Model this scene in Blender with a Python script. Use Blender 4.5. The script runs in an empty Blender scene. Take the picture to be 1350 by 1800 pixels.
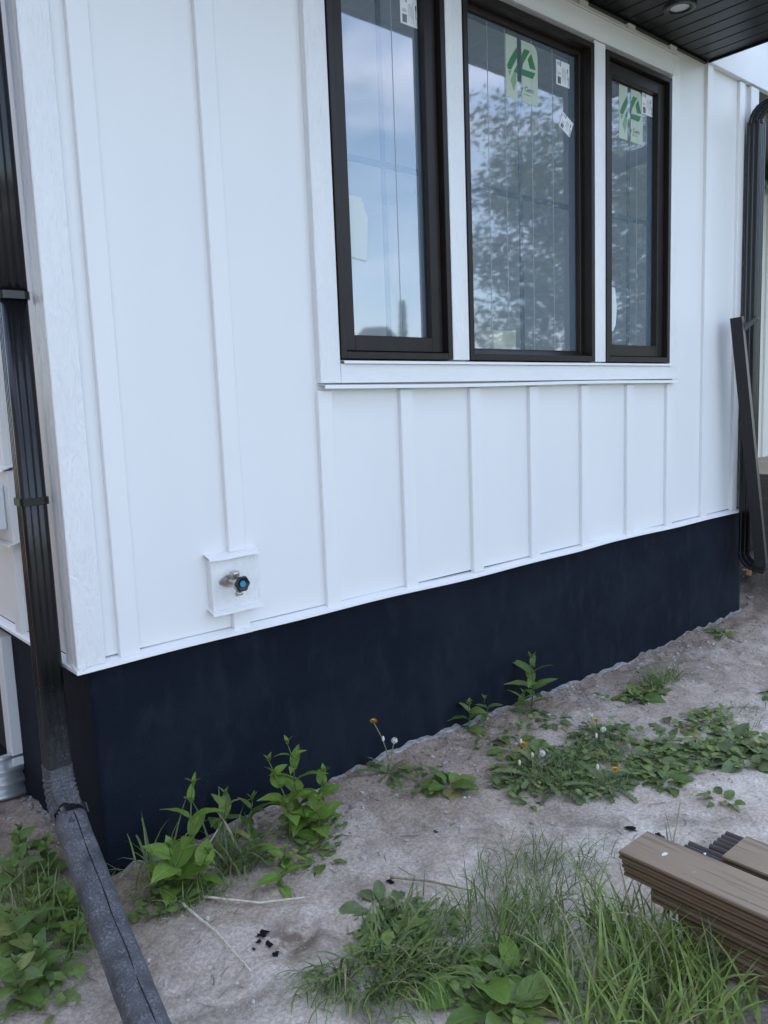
import bpy, bmesh, math, random
import numpy as np
from mathutils import Vector, Matrix, Euler
R_ = math.radians
random.seed(7); rng = np.random.default_rng(7)
scene = bpy.context.scene
col = scene.collection

# ------------------------------------------------------------------ camera
cam_d = bpy.data.cameras.new('camera'); cam = bpy.data.objects.new('camera', cam_d); col.objects.link(cam)
cam_d.sensor_fit = 'VERTICAL'; cam_d.sensor_height = 36.0; cam_d.lens = 1395.32 / 1800 * 36.0
cam_d.clip_start = 0.05; cam_d.clip_end = 2000
AZ, PI_, RO = 0.709451865, -0.132752306, -0.0380792251
Fv = Vector((math.sin(AZ) * math.cos(PI_), math.cos(AZ) * math.cos(PI_), math.sin(PI_)))
r0 = Vector((math.cos(AZ), -math.sin(AZ), 0)); u0 = r0.cross(Fv)
Rv = r0 * math.cos(RO) + u0 * math.sin(RO); Uv = -r0 * math.sin(RO) + u0 * math.cos(RO)
M = Matrix((Rv, Uv, -Fv)).transposed().to_4x4(); M.translation = Vector((-0.929857, -2.393801, 0.751767))
cam.matrix_world = M
scene.camera = cam

# ------------------------------------------------------------------ sky, sun, exposure
SUN_AZ, SUN_EL = 126.0, 30.0         # azimuth measured from -y towards +x: the sun stands behind the house
world = bpy.data.worlds.new('World'); scene.world = world; world.use_nodes = True
wn, wl = world.node_tree.nodes, world.node_tree.links
wn.clear()
wo = wn.new('ShaderNodeOutputWorld'); bg = wn.new('ShaderNodeBackground'); bg.inputs[1].default_value = 0.14
sky = wn.new('ShaderNodeTexSky'); sky.sky_type = 'NISHITA'; sky.sun_disc = False
sky.sun_elevation = R_(SUN_EL); sky.sun_rotation = R_(180 - SUN_AZ); sky.altitude = 300; sky.dust_density = 1.5
tc = wn.new('ShaderNodeTexCoord'); mp = wn.new('ShaderNodeMapping'); mp.inputs['Scale'].default_value = (1.0, 1.0, 2.6)
nz = wn.new('ShaderNodeTexNoise'); nz.inputs['Scale'].default_value = 3.3; nz.inputs['Detail'].default_value = 3.5; nz.inputs['Roughness'].default_value = 0.55
nz.inputs['Distortion'].default_value = 0.4
cr = wn.new('ShaderNodeValToRGB'); cr.color_ramp.elements[0].position = 0.41; cr.color_ramp.elements[1].position = 0.70
nz2 = wn.new('ShaderNodeTexNoise'); nz2.inputs['Scale'].default_value = 5.0; nz2.inputs['Detail'].default_value = 2
cc = wn.new('ShaderNodeValToRGB')
cc.color_ramp.elements[0].position = 0.3; cc.color_ramp.elements[0].color = (2.9, 3.75, 5.9, 1)
cc.color_ramp.elements[1].position = 0.72; cc.color_ramp.elements[1].color = (5.9, 5.85, 6.5, 1)
mx = wn.new('ShaderNodeMix'); mx.data_type = 'RGBA'; mx.clamp_factor = True
wl.new(tc.outputs['Generated'], mp.inputs[0]); wl.new(mp.outputs[0], nz.inputs[0]); wl.new(nz.outputs[0], cr.inputs[0])
wl.new(mp.outputs[0], nz2.inputs[0]); wl.new(nz2.outputs[0], cc.inputs[0])
wl.new(cr.outputs[0], mx.inputs['Factor']); wl.new(sky.outputs[0], mx.inputs['A']); wl.new(cc.outputs[0], mx.inputs['B'])
world.cycles.sampling_method = 'MANUAL'; world.cycles.sample_map_resolution = 512
wl.new(mx.outputs['Result'], bg.inputs[0]); wl.new(bg.outputs[0], wo.inputs[0])

sun_d = bpy.data.lights.new('sun', 'SUN'); sun = bpy.data.objects.new('sun', sun_d); col.objects.link(sun)
sun_d.energy = 2.0; sun_d.angle = R_(0.6); sun_d.color = (1.0, 0.93, 0.84)
sd = Vector((math.sin(R_(SUN_AZ)) * math.cos(R_(SUN_EL)), -math.cos(R_(SUN_AZ)) * math.cos(R_(SUN_EL)), math.sin(R_(SUN_EL))))
sun.rotation_euler = (-sd).to_track_quat('-Z', 'Y').to_euler(); sun.location = sd * 30
vs = scene.view_settings
scene.display_settings.display_device = 'sRGB'
vs.view_transform = 'Standard'; vs.look = 'None'; vs.gamma = 1.0; vs.use_curve_mapping = False; vs.exposure = 1.72
scene.cycles.max_bounces = 6; scene.cycles.diffuse_bounces = 3; scene.cycles.glossy_bounces = 3; scene.cycles.transparent_max_bounces = 10

# ------------------------------------------------------------------ helpers
def link(o, parent=None):
    col.objects.link(o)
    if parent is not None: o.parent = parent
    return o
def tag(o, label=None, cat=None, group=None, kind=None):
    if label: o['label'] = label
    if cat: o['category'] = cat
    if group: o['group'] = group
    if kind: o['kind'] = kind
    return o
def empty(name, loc=(0, 0, 0), rz=0, label=None, cat=None, group=None):
    o = bpy.data.objects.new(name, None); o.empty_display_size = 0.05; o.location = loc; o.rotation_euler[2] = rz
    link(o); return tag(o, label, cat, group)
def wpos(o):            # world offset of a root (roots carry location and z rotation only)
    return Matrix.Translation(o.location) @ o.rotation_euler.to_matrix().to_4x4()
def fin(name, bm, mats, parent=None, smooth=False, world_parent=None):
    """bmesh -> object; coordinates are given in world space and re-based on the root"""
    if world_parent is not None: bm.transform(wpos(world_parent).inverted())
    me = bpy.data.meshes.new(name); bm.normal_update(); bm.to_mesh(me); bm.free()
    for m in (mats if isinstance(mats, (list, tuple)) else [mats]): me.materials.append(m)
    if smooth: me.polygons.foreach_set('use_smooth', [True] * len(me.polygons))
    return link(bpy.data.objects.new(name, me), parent)
def NB(): return bmesh.new()
def box(bm, x0, x1, y0, y1, z0, z1, bev=0.0, mi=0, seg=1):
    r = bmesh.ops.create_cube(bm, size=1.0); vs_ = r['verts']
    bmesh.ops.scale(bm, vec=(x1 - x0, y1 - y0, z1 - z0), verts=vs_)
    bmesh.ops.translate(bm, vec=((x0 + x1) / 2, (y0 + y1) / 2, (z0 + z1) / 2), verts=vs_)
    fs = set(f for v in vs_ for f in v.link_faces)
    for f in fs: f.material_index = mi
    if bev > 0:
        es = list(set(e for f in fs for e in f.edges))
        bmesh.ops.bevel(bm, geom=es, offset=bev, segments=seg, affect='EDGES', profile=0.5)
    return vs_
def obox(bm, M4, sx, sy, sz, bev=0.0, mi=0):
    n0 = len(bm.verts)
    t = bmesh.new(); box(t, -sx / 2, sx / 2, -sy / 2, sy / 2, -sz / 2, sz / 2, bev, mi); t.transform(M4)
    me = bpy.data.meshes.new('tmp'); t.to_mesh(me); t.free(); bm.from_mesh(me); bpy.data.meshes.remove(me)
def basis(d):
    d = Vector(d).normalized(); a = Vector((0, 0, 1)) if abs(d.z) < 0.9 else Vector((1, 0, 0))
    x = d.cross(a).normalized(); return x, x.cross(d).normalized(), d
def cyl(bm, p0, p1, ra, rb=None, n=16, cap=True, mi=0):
    rb = ra if rb is None else rb
    p0, p1 = Vector(p0), Vector(p1); x, y, d = basis(p1 - p0)
    A = [bm.verts.new(p0 + (x * math.cos(2 * math.pi * i / n) + y * math.sin(2 * math.pi * i / n)) * ra) for i in range(n)]
    B = [bm.verts.new(p1 + (x * math.cos(2 * math.pi * i / n) + y * math.sin(2 * math.pi * i / n)) * rb) for i in range(n)]
    fs = [bm.faces.new((A[i], A[(i + 1) % n], B[(i + 1) % n], B[i])) for i in range(n)]
    for f in fs: f.smooth = True; f.material_index = mi
    if cap:
        for f in (bm.faces.new(A[::-1]), bm.faces.new(B)): f.material_index = mi
def tube(bm, pts, rad, n=6):
    pts = [Vector(p) for p in pts]; rings = []
    for i, p in enumerate(pts):
        d = pts[min(i + 1, len(pts) - 1)] - pts[max(i - 1, 0)]; x, y, d = basis(d); r = rad[i] if hasattr(rad, '__len__') else rad
        rings.append([bm.verts.new(p + (x * math.cos(2 * math.pi * k / n) + y * math.sin(2 * math.pi * k / n)) * r) for k in range(n)])
    for a, b in zip(rings, rings[1:]):
        for k in range(n):
            f = bm.faces.new((a[k], a[(k + 1) % n], b[(k + 1) % n], b[k])); f.smooth = True
    bm.faces.new(rings[0][::-1]); bm.faces.new(rings[-1])
def sweep(bm, path, prof, xdir, scl=None, smooth=True, cap=True):
    """profile (list of 2-D points) along a path; xdir fixes the profile's x axis"""
    path = [Vector(p) for p in path]; rings = []; xd = Vector(xdir).normalized()
    for i, p in enumerate(path):
        d = (path[min(i + 1, len(path) - 1)] - path[max(i - 1, 0)]).normalized()
        x = (xd - d * xd.dot(d)).normalized(); y = d.cross(x)
        s = scl[i] if scl else 1.0
        rings.append([bm.verts.new(p + x * (a * s) + y * (b * s)) for a, b in prof])
    n = len(prof)
    for a, b in zip(rings, rings[1:]):
        for k in range(n):
            f = bm.faces.new((a[k], a[(k + 1) % n], b[(k + 1) % n], b[k])); f.smooth = smooth
    if cap: bm.faces.new(rings[0][::-1]); bm.faces.new(rings[-1])
def extrude_y(bm, poly, y0, y1, mi=0):
    """closed polygon in x,z extruded along y"""
    A = [bm.verts.new((x, y0, z)) for x, z in poly]; B = [bm.verts.new((x, y1, z)) for x, z in poly]; n = len(poly)
    fs = [bm.faces.new((A[i], A[(i + 1) % n], B[(i + 1) % n], B[i])) for i in range(n)]
    fs += [bm.faces.new(A[::-1]), bm.faces.new(B)]
    for f in fs: f.material_index = mi
    bmesh.ops.recalc_face_normals(bm, faces=fs)
def extrude_x(bm, poly, x0, x1, nseg=1, wob=None):
    """closed polygon in y,z extruded along x, with an optional height wobble"""
    rings = []
    for i in range(nseg + 1):
        x = x0 + (x1 - x0) * i / nseg; dz = wob(x) if wob else 0
        rings.append([bm.verts.new((x, y, z + dz)) for y, z in poly])
    n = len(poly); fs = []
    for a, b in zip(rings, rings[1:]):
        fs += [bm.faces.new((a[k], a[(k + 1) % n], b[(k + 1) % n], b[k])) for k in range(n)]
    fs += [bm.faces.new(rings[0][::-1]), bm.faces.new(rings[-1])]
    bmesh.ops.recalc_face_normals(bm, faces=fs)

# value noise (numpy)
_perm = rng.random((64, 64))
def vnoise(x, y):
    x = np.asarray(x, float); y = np.asarray(y, float)
    xi = np.floor(x).astype(int); yi = np.floor(y).astype(int); fx = x - xi; fy = y - yi
    fx = fx * fx * (3 - 2 * fx); fy = fy * fy * (3 - 2 * fy)
    g = lambda a, b: _perm[a % 64, b % 64]
    return (g(xi, yi) * (1 - fx) + g(xi + 1, yi) * fx) * (1 - fy) + (g(xi, yi + 1) * (1 - fx) + g(xi + 1, yi + 1) * fx) * fy - 0.5
def ss(a, b, t):
    t = np.clip((t - a) / (b - a), 0, 1); return t * t * (3 - 2 * t)
def height(x, y):
    x = np.asarray(x, float); y = np.asarray(y, float)
    near = np.exp(-np.clip(-y, 0, None) / 0.35)
    z = -0.728 + 0.05 * np.exp(-((x - 1.05) / 0.75) ** 2) * near
    z = z + 0.05 * ss(-0.15, -0.5, x) * ss(0.1, 0.7, y)
    z = z + 0.22 * ss(4.25, 4.9, x) * ss(-0.6, 0.2, y)
    fade = 1 - ss(6, 14, np.hypot(x - 1, y + 1))
    z = z + fade * (0.045 * vnoise(x * 1.6 + 3, y * 1.6 + 9) + 0.022 * vnoise(x * 4.5, y * 4.5 + 2) + 0.012 * vnoise(x * 13, y * 13) + 0.007 * vnoise(x * 33, y * 33))
    z = z + fade * 0.012 * near * vnoise(x * 21 + 5, y * 21) * 2
    # a shallow boot print / hollow in the crust
    z = z - 0.022 * np.exp(-(((x - 0.19) * 0.8 + (y + 0.64) * 0.6) / 0.10) ** 2 - (((x - 0.19) * -0.6 + (y + 0.64) * 0.8) / 0.05) ** 2)
    return z
def gz(x, y): return float(height(x, y))

# ------------------------------------------------------------------ materials
def mat(name, base, rough=0.5, noise=None, bump=None, spec=0.5, metal=0.0, coords='Object', sheen=None):
    """noise = (scale xyz, second colour, lo, hi); bump = (scale xyz, strength, distance, detail)"""
    m = bpy.data.materials.new(name); m.use_nodes = True; n, l = m.node_tree.nodes, m.node_tree.links
    b = n['Principled BSDF']; b.inputs['Base Color'].default_value = (*base, 1); b.inputs['Roughness'].default_value = rough
    b.inputs['Specular IOR Level'].default_value = spec; b.inputs['Metallic'].default_value = metal
    t = n.new('ShaderNodeTexCoord')
    def nzn(sc, detail=3, ro=0.6, dist=0.0):
        mpn = n.new('ShaderNodeMapping'); mpn.inputs['Scale'].default_value = sc; l.new(t.outputs[coords], mpn.inputs[0])
        x = n.new('ShaderNodeTexNoise'); x.inputs['Scale'].default_value = 1.0; x.inputs['Detail'].default_value = detail; x.inputs['Roughness'].default_value = ro
        x.inputs['Distortion'].default_value = dist
        l.new(mpn.outputs[0], x.inputs[0]); return x
    if noise:
        last = None
        for (sc, c2, lo, hi) in (noise if isinstance(noise, list) else [noise]):
            x = nzn(sc); mr = n.new('ShaderNodeMapRange'); mr.inputs['From Min'].default_value = lo; mr.inputs['From Max'].default_value = hi
            l.new(x.outputs[0], mr.inputs['Value']); k = n.new('ShaderNodeMix'); k.data_type = 'RGBA'
            l.new(mr.outputs[0], k.inputs['Factor']); k.inputs['B'].default_value = (*c2, 1)
            if last is None: k.inputs['A'].default_value = (*base, 1)
            else: l.new(last.outputs['Result'], k.inputs['A'])
            last = k
        l.new(last.outputs['Result'], b.inputs['Base Color'])
    if bump:
        prev = None
        for bp in (bump if isinstance(bump, list) else [bump]):
            x = nzn(bp[0], min(3, bp[3]) if len(bp) > 3 else 3, 0.6, bp[4] if len(bp) > 4 else 0.0); bn = n.new('ShaderNodeBump')
            bn.inputs['Strength'].default_value = bp[1]; bn.inputs['Distance'].default_value = bp[2]
            l.new(x.outputs[0], bn.inputs['Height'])
            if prev: l.new(prev.outputs[0], bn.inputs['Normal'])
            prev = bn
        l.new(prev.outputs[0], b.inputs['Normal'])
    return m
M_white = mat('white_siding_paint', (0.80, 0.80, 0.785), 0.45, noise=[((1.5, 1.5, 0.6), (0.76, 0.765, 0.755), 0.4, 0.75)], bump=[((240, 240, 90), 0.05, 0.002, 3), ((7, 7, 2.0), 0.10, 0.006, 2)])
M_batten = mat('white_batten_paint', (0.81, 0.81, 0.795), 0.42, noise=((3, 3, 1), (0.775, 0.78, 0.77), 0.4, 0.75), bump=((150, 150, 40), 0.06, 0.002, 3))
M_grain = mat('embossed_white_trim', (0.81, 0.81, 0.80), 0.34, noise=((6, 6, 2), (0.77, 0.77, 0.765), 0.4, 0.7), bump=[((95, 95, 20), 0.55, 0.0045, 2, 2.6), ((30, 30, 9), 0.45, 0.011, 2, 2.0)])
M_grainx = mat('embossed_white_board', (0.81, 0.81, 0.80), 0.36, noise=((2, 6, 6), (0.77, 0.77, 0.765), 0.4, 0.7), bump=[((18, 100, 100), 0.35, 0.004, 2, 2.2)])
M_flash = mat('white_flashing_metal', (0.82, 0.82, 0.81), 0.3, bump=((6, 30, 30), 0.08, 0.004, 2))
M_found = mat('black_parging', (0.0050, 0.0085, 0.0165), 0.8, noise=[((2.2, 2.2, 2.6), (0.0098, 0.0140, 0.0235), 0.38, 0.66), ((13, 13, 5), (0.013, 0.0175, 0.027), 0.52, 0.72), ((200, 200, 200), (0.045, 0.048, 0.055), 0.68, 0.80)], bump=[((170, 170, 170), 0.6, 0.004, 4), ((26, 26, 26), 0.35, 0.006, 4)], spec=0.15)
M_bronze = mat('dark_bronze_frame', (0.0175, 0.0130, 0.0105), 0.40, noise=((30, 30, 8), (0.023, 0.0175, 0.0145), 0.4, 0.7), spec=0.32, bump=((300, 300, 300), 0.03, 0.001))
M_gasket = mat('black_gasket', (0.008, 0.008, 0.010), 0.6)
M_black = mat('black_painted_metal', (0.0065, 0.007, 0.0085), 0.24, noise=((8, 8, 3), (0.010, 0.010, 0.011), 0.4, 0.7), bump=((40, 40, 6), 0.06, 0.002))
M_dusty = mat('dusty_black_metal', (0.028, 0.029, 0.032), 0.6, noise=[((22, 22, 22), (0.085, 0.088, 0.098), 0.40, 0.66), ((30, 6, 6), (0.13, 0.135, 0.15), 0.5, 0.75), ((260, 260, 260), (0.22, 0.22, 0.23), 0.56, 0.80)], bump=[((160, 160, 160), 0.35, 0.002), ((14, 14, 14), 0.5, 0.006)])
def dust_fade_material():
    m = bpy.data.materials.new('black_metal_dusty_below'); m.use_nodes = True; n, l = m.node_tree.nodes, m.node_tree.links; b = n['Principled BSDF']
    t = n.new('ShaderNodeTexCoord'); sp = n.new('ShaderNodeSeparateXYZ'); l.new(t.outputs['Object'], sp.inputs[0])
    zf = n.new('ShaderNodeMapRange'); zf.inputs['From Min'].default_value = 0.66; zf.inputs['From Max'].default_value = 0.30; l.new(sp.outputs['Z'], zf.inputs['Value'])
    def N(sc, d=3):
        mp_ = n.new('ShaderNodeMapping'); mp_.inputs['Scale'].default_value = sc; l.new(t.outputs['Object'], mp_.inputs[0]); x = n.new('ShaderNodeTexNoise'); x.inputs['Scale'].default_value = 1; x.inputs['Detail'].default_value = d; l.new(mp_.outputs[0], x.inputs[0]); return x.outputs[0]
    def MR(v, a_, b_, c_=0.0, d_=1.0):
        k = n.new('ShaderNodeMapRange'); k.inputs['From Min'].default_value = a_; k.inputs['From Max'].default_value = b_; k.inputs['To Min'].default_value = c_; k.inputs['To Max'].default_value = d_; l.new(v, k.inputs['Value']); return k.outputs[0]
    def MA(op, a_, b_):
        k = n.new('ShaderNodeMath'); k.operation = op; k.use_clamp = True; l.new(a_, k.inputs[0]); l.new(b_, k.inputs[1]); return k.outputs[0]
    film = MR(N((14, 14, 14)), 0.3, 0.7, 0.12, 0.46); spk = MR(N((170, 170, 170), 2), 0.46, 0.66); d = MA('MULTIPLY', MA('ADD', film, MA('MULTIPLY', spk, MR(N((30, 30, 30)), 0.35, 0.7, 0.15, 0.7))), zf.outputs[0])
    k = n.new('ShaderNodeMix'); k.data_type = 'RGBA'; l.new(d, k.inputs['Factor']); k.inputs['A'].default_value = (0.0065, 0.007, 0.0085, 1); k.inputs['B'].default_value = (0.20, 0.205, 0.22, 1); l.new(k.outputs['Result'], b.inputs['Base Color'])
    l.new(MR(d, 0, 0.4, 0.25, 0.75), b.inputs['Roughness'])
    bn = n.new('ShaderNodeBump'); bn.inputs['Strength'].default_value = 0.25; bn.inputs['Distance'].default_value = 0.003; l.new(N((60, 60, 30)), bn.inputs['Height']); l.new(bn.outputs[0], b.inputs['Normal'])
    return m
M_dustfade = dust_fade_material()
M_wet = mat('speckled_black_metal', (0.009, 0.0095, 0.011), 0.55, noise=((210, 210, 210), (0.3, 0.3, 0.32), 0.70, 0.76), bump=((25, 25, 10), 0.15, 0.003))
M_soffit = mat('black_soffit_panel', (0.0055, 0.006, 0.0075), 0.33, spec=0.35, noise=((9, 1.0, 9), (0.010, 0.011, 0.013), 0.4, 0.7), bump=[((160, 14, 160), 0.12, 0.002), ((5, 22, 5), 0.14, 0.004, 3)])
M_lens = mat('frosted_lamp_lens', (0.62, 0.62, 0.60), 0.35)
M_zinc = mat('galvanised_steel', (0.74, 0.76, 0.78), 0.34, metal=0.75, noise=((40, 40, 40), (0.82, 0.83, 0.85), 0.45, 0.6), bump=((20, 20, 20), 0.12, 0.003))
M_pvc = mat('white_plastic', (0.78, 0.79, 0.80), 0.35)
M_chrome = mat('dull_plated_brass', (0.52, 0.50, 0.46), 0.32, metal=0.9, bump=((90, 90, 90), 0.15, 0.002))
M_blackplastic = mat('black_plastic', (0.012, 0.012, 0.014), 0.35)
M_blue = mat('blue_valve_badge', (0.03, 0.24, 0.42), 0.35)
M_drywall = mat('interior_drywall', (0.60, 0.60, 0.58), 0.9)
M_paper = mat('white_label_paper', (0.80, 0.82, 0.84), 0.5, bump=((12, 12, 12), 0.1, 0.003))
M_filmedge = mat('film_seam', (0.42, 0.46, 0.50), 0.4)
M_print = mat('label_print', (0.05, 0.05, 0.055), 0.6)
M_printg = mat('label_print_grey', (0.30, 0.31, 0.33), 0.6)
M_film = mat('pale_green_sticker', (0.56, 0.64, 0.53), 0.5)
M_logo = mat('green_logo_ink', (0.055, 0.23, 0.095), 0.5)
M_logol = mat('pale_green_logo_ink', (0.26, 0.42, 0.25), 0.5)
M_text = mat('grey_lettering', (0.08, 0.09, 0.10), 0.6)
M_paperg = mat('pale_green_paper', (0.74, 0.81, 0.80), 0.7, bump=((14, 14, 14), 0.3, 0.006))
M_creamblock = mat('cream_block_face', (0.90, 0.82, 0.55), 0.6)
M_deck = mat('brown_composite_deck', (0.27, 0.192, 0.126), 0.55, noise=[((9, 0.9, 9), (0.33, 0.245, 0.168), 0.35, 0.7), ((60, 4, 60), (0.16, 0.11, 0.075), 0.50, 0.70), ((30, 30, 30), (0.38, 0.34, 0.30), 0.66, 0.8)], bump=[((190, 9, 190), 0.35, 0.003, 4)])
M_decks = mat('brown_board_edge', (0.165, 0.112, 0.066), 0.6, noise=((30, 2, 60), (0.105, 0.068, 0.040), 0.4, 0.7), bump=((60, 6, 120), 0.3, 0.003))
M_deckd = mat('dark_composite_underside', (0.055, 0.047, 0.044), 0.65, noise=((40, 3, 40), (0.085, 0.072, 0.064), 0.4, 0.7), bump=((120, 8, 120), 0.3, 0.002))
M_straw = mat('dry_straw', (0.66, 0.61, 0.50), 0.7, noise=((60, 60, 60), (0.50, 0.44, 0.33), 0.45, 0.65))
M_stick = mat('dry_green_stalk', (0.24, 0.22, 0.10), 0.7, noise=((40, 40, 40), (0.40, 0.35, 0.22), 0.45, 0.65))
M_tar = mat('black_felt_scrap', (0.010, 0.010, 0.012), 0.8, bump=((80, 80, 80), 0.5, 0.003))
M_stone = mat('pale_stone', (0.52, 0.50, 0.47), 0.85, noise=((25, 25, 25), (0.30, 0.28, 0.26), 0.4, 0.65))
M_mortar = mat('grey_mortar', (0.42, 0.41, 0.395), 0.9, noise=((40, 40, 40), (0.26, 0.25, 0.235), 0.4, 0.65), bump=((120, 120, 120), 0.6, 0.004))
M_cream = mat('cream_porch_siding', (0.72, 0.70, 0.62), 0.5)
M_yellow = mat('yellow_cable', (0.65, 0.52, 0.05), 0.5)
M_bluewire = mat('pale_blue_wire', (0.25, 0.42, 0.52), 0.5)
M_lumber = mat('orange_lumber', (0.42, 0.24, 0.09), 0.7, noise=((20, 20, 2), (0.30, 0.16, 0.06), 0.4, 0.7))
M_bark = mat('bark', (0.10, 0.08, 0.065), 0.9, bump=((30, 30, 8), 0.8, 0.02))
M_roof = mat('asphalt_shingles', (0.07, 0.07, 0.075), 0.9, noise=((6, 6, 6), (0.10, 0.10, 0.10), 0.4, 0.6))
M_brick = mat('neighbour_wall', (0.20, 0.175, 0.165), 0.85)

def ground_material():
    m = bpy.data.materials.new('dry_dirt'); m.use_nodes = True; n, l = m.node_tree.nodes, m.node_tree.links
    b = n['Principled BSDF']; b.inputs['Roughness'].default_value = 0.95; b.inputs['Specular IOR Level'].default_value = 0.2
    t = n.new('ShaderNodeTexCoord')
    def N(scale, detail=6, ro=0.6, off=(0, 0, 0), dist=0.0):
        mpn = n.new('ShaderNodeMapping'); mpn.inputs['Scale'].default_value = (scale,) * 3; mpn.inputs['Location'].default_value = off
        l.new(t.outputs['Object'], mpn.inputs[0]); x = n.new('ShaderNodeTexNoise'); x.inputs['Scale'].default_value = 1; x.inputs['Detail'].default_value = detail
        x.inputs['Roughness'].default_value = ro; x.inputs['Distortion'].default_value = dist; l.new(mpn.outputs[0], x.inputs[0]); return x.outputs[0]
    def MR(v, lo, hi, tlo=0, thi=1):
        k = n.new('ShaderNodeMapRange'); k.inputs['From Min'].default_value = lo; k.inputs['From Max'].default_value = hi
        k.inputs['To Min'].default_value = tlo; k.inputs['To Max'].default_value = thi; l.new(v, k.inputs['Value']); return k.outputs[0]
    def MX(f, a, b_):
        k = n.new('ShaderNodeMix'); k.data_type = 'RGBA'; l.new(f, k.inputs['Factor'])
        for s, v in (('A', a), ('B', b_)):
            if isinstance(v, tuple): k.inputs[s].default_value = (*v, 1)
            else: l.new(v, k.inputs[s])
        return k.outputs['Result']
    def MU(a, b_, op='MULTIPLY'):
        k = n.new('ShaderNodeMath'); k.operation = op; k.use_clamp = True
        for i, v in enumerate((a, b_)):
            if isinstance(v, (int, float)): k.inputs[i].default_value = v
            else: l.new(v, k.inputs[i])
        return k.outputs[0]
    c = MX(MR(N(1.7), 0.38, 0.62), (0.469, 0.412, 0.355), (0.582, 0.547, 0.497))
    c = MX(MR(N(5.5, off=(4, 2, 0), dist=0.6), 0.47, 0.80), c, (0.720, 0.710, 0.667))       # pale crust
    c = MX(MR(N(3.1, off=(9, 1, 3), dist=0.8), 0.50, 0.68), c, (0.300, 0.277, 0.234))     # damp, darker soil
    sep = n.new('ShaderNodeSeparateXYZ'); l.new(t.outputs['Object'], sep.inputs[0])
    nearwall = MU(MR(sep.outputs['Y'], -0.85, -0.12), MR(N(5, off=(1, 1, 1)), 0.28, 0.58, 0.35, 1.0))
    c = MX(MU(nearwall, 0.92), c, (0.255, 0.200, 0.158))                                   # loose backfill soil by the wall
    behind = MR(sep.outputs['X'], 4.2, 4.6); c = MX(MU(behind, 0.95), c, (0.050, 0.043, 0.038))  # dark soil past the corner, with its shadow put into the colour
    sp = MX(MR(N(85, 3, 0.7), 0.40, 0.62), (0.56, 0.54, 0.52), (1.12, 1.12, 1.12))
    k = n.new('ShaderNodeMix'); k.data_type = 'RGBA'; k.blend_type = 'MULTIPLY'; k.inputs['Factor'].default_value = 0.6; l.new(c, k.inputs['A']); l.new(sp, k.inputs['B']); c = k.outputs['Result']
    c = MX(MR(N(140, 2, 0.5, off=(3, 3, 3)), 0.69, 0.73), c, (0.52, 0.51, 0.49))          # grit
    dv = n.new('ShaderNodeVectorMath'); dv.operation = 'DISTANCE'; l.new(t.outputs['Object'], dv.inputs[0]); dv.inputs[1].default_value = (0.19, -0.64, -0.74)
    c = MX(MU(MR(dv.outputs['Value'], 0.13, 0.04), MR(N(24, off=(2, 7, 1)), 0.42, 0.58)), c, (0.17, 0.135, 0.115))      # damp soil in the hollow
    ln = n.new('ShaderNodeVectorMath'); ln.operation = 'LENGTH'; l.new(t.outputs['Object'], ln.inputs[0])
    wm = n.new('ShaderNodeMix'); wm.data_type = 'RGBA'; wm.blend_type = 'MULTIPLY'; wm.inputs['Factor'].default_value = 1.0; l.new(c, wm.inputs['A']); wm.inputs['B'].default_value = (1.18, 1.12, 1.06, 1); c = wm.outputs['Result']
    c = MX(MR(ln.outputs['Value'], 7, 12), c, (0.06, 0.10, 0.03))
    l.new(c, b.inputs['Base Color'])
    prev = None
    for sc, st, ds in ((9, 0.42, 0.02), (30, 0.8, 0.010), (110, 0.6, 0.004)):
        bn = n.new('ShaderNodeBump'); bn.inputs['Strength'].default_value = st; bn.inputs['Distance'].default_value = ds; l.new(N(sc, 5, 0.65), bn.inputs['Height'])
        if prev: l.new(prev.outputs[0], bn.inputs['Normal'])
        prev = bn
    l.new(prev.outputs[0], b.inputs['Normal']); return m
M_ground = ground_material()

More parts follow.
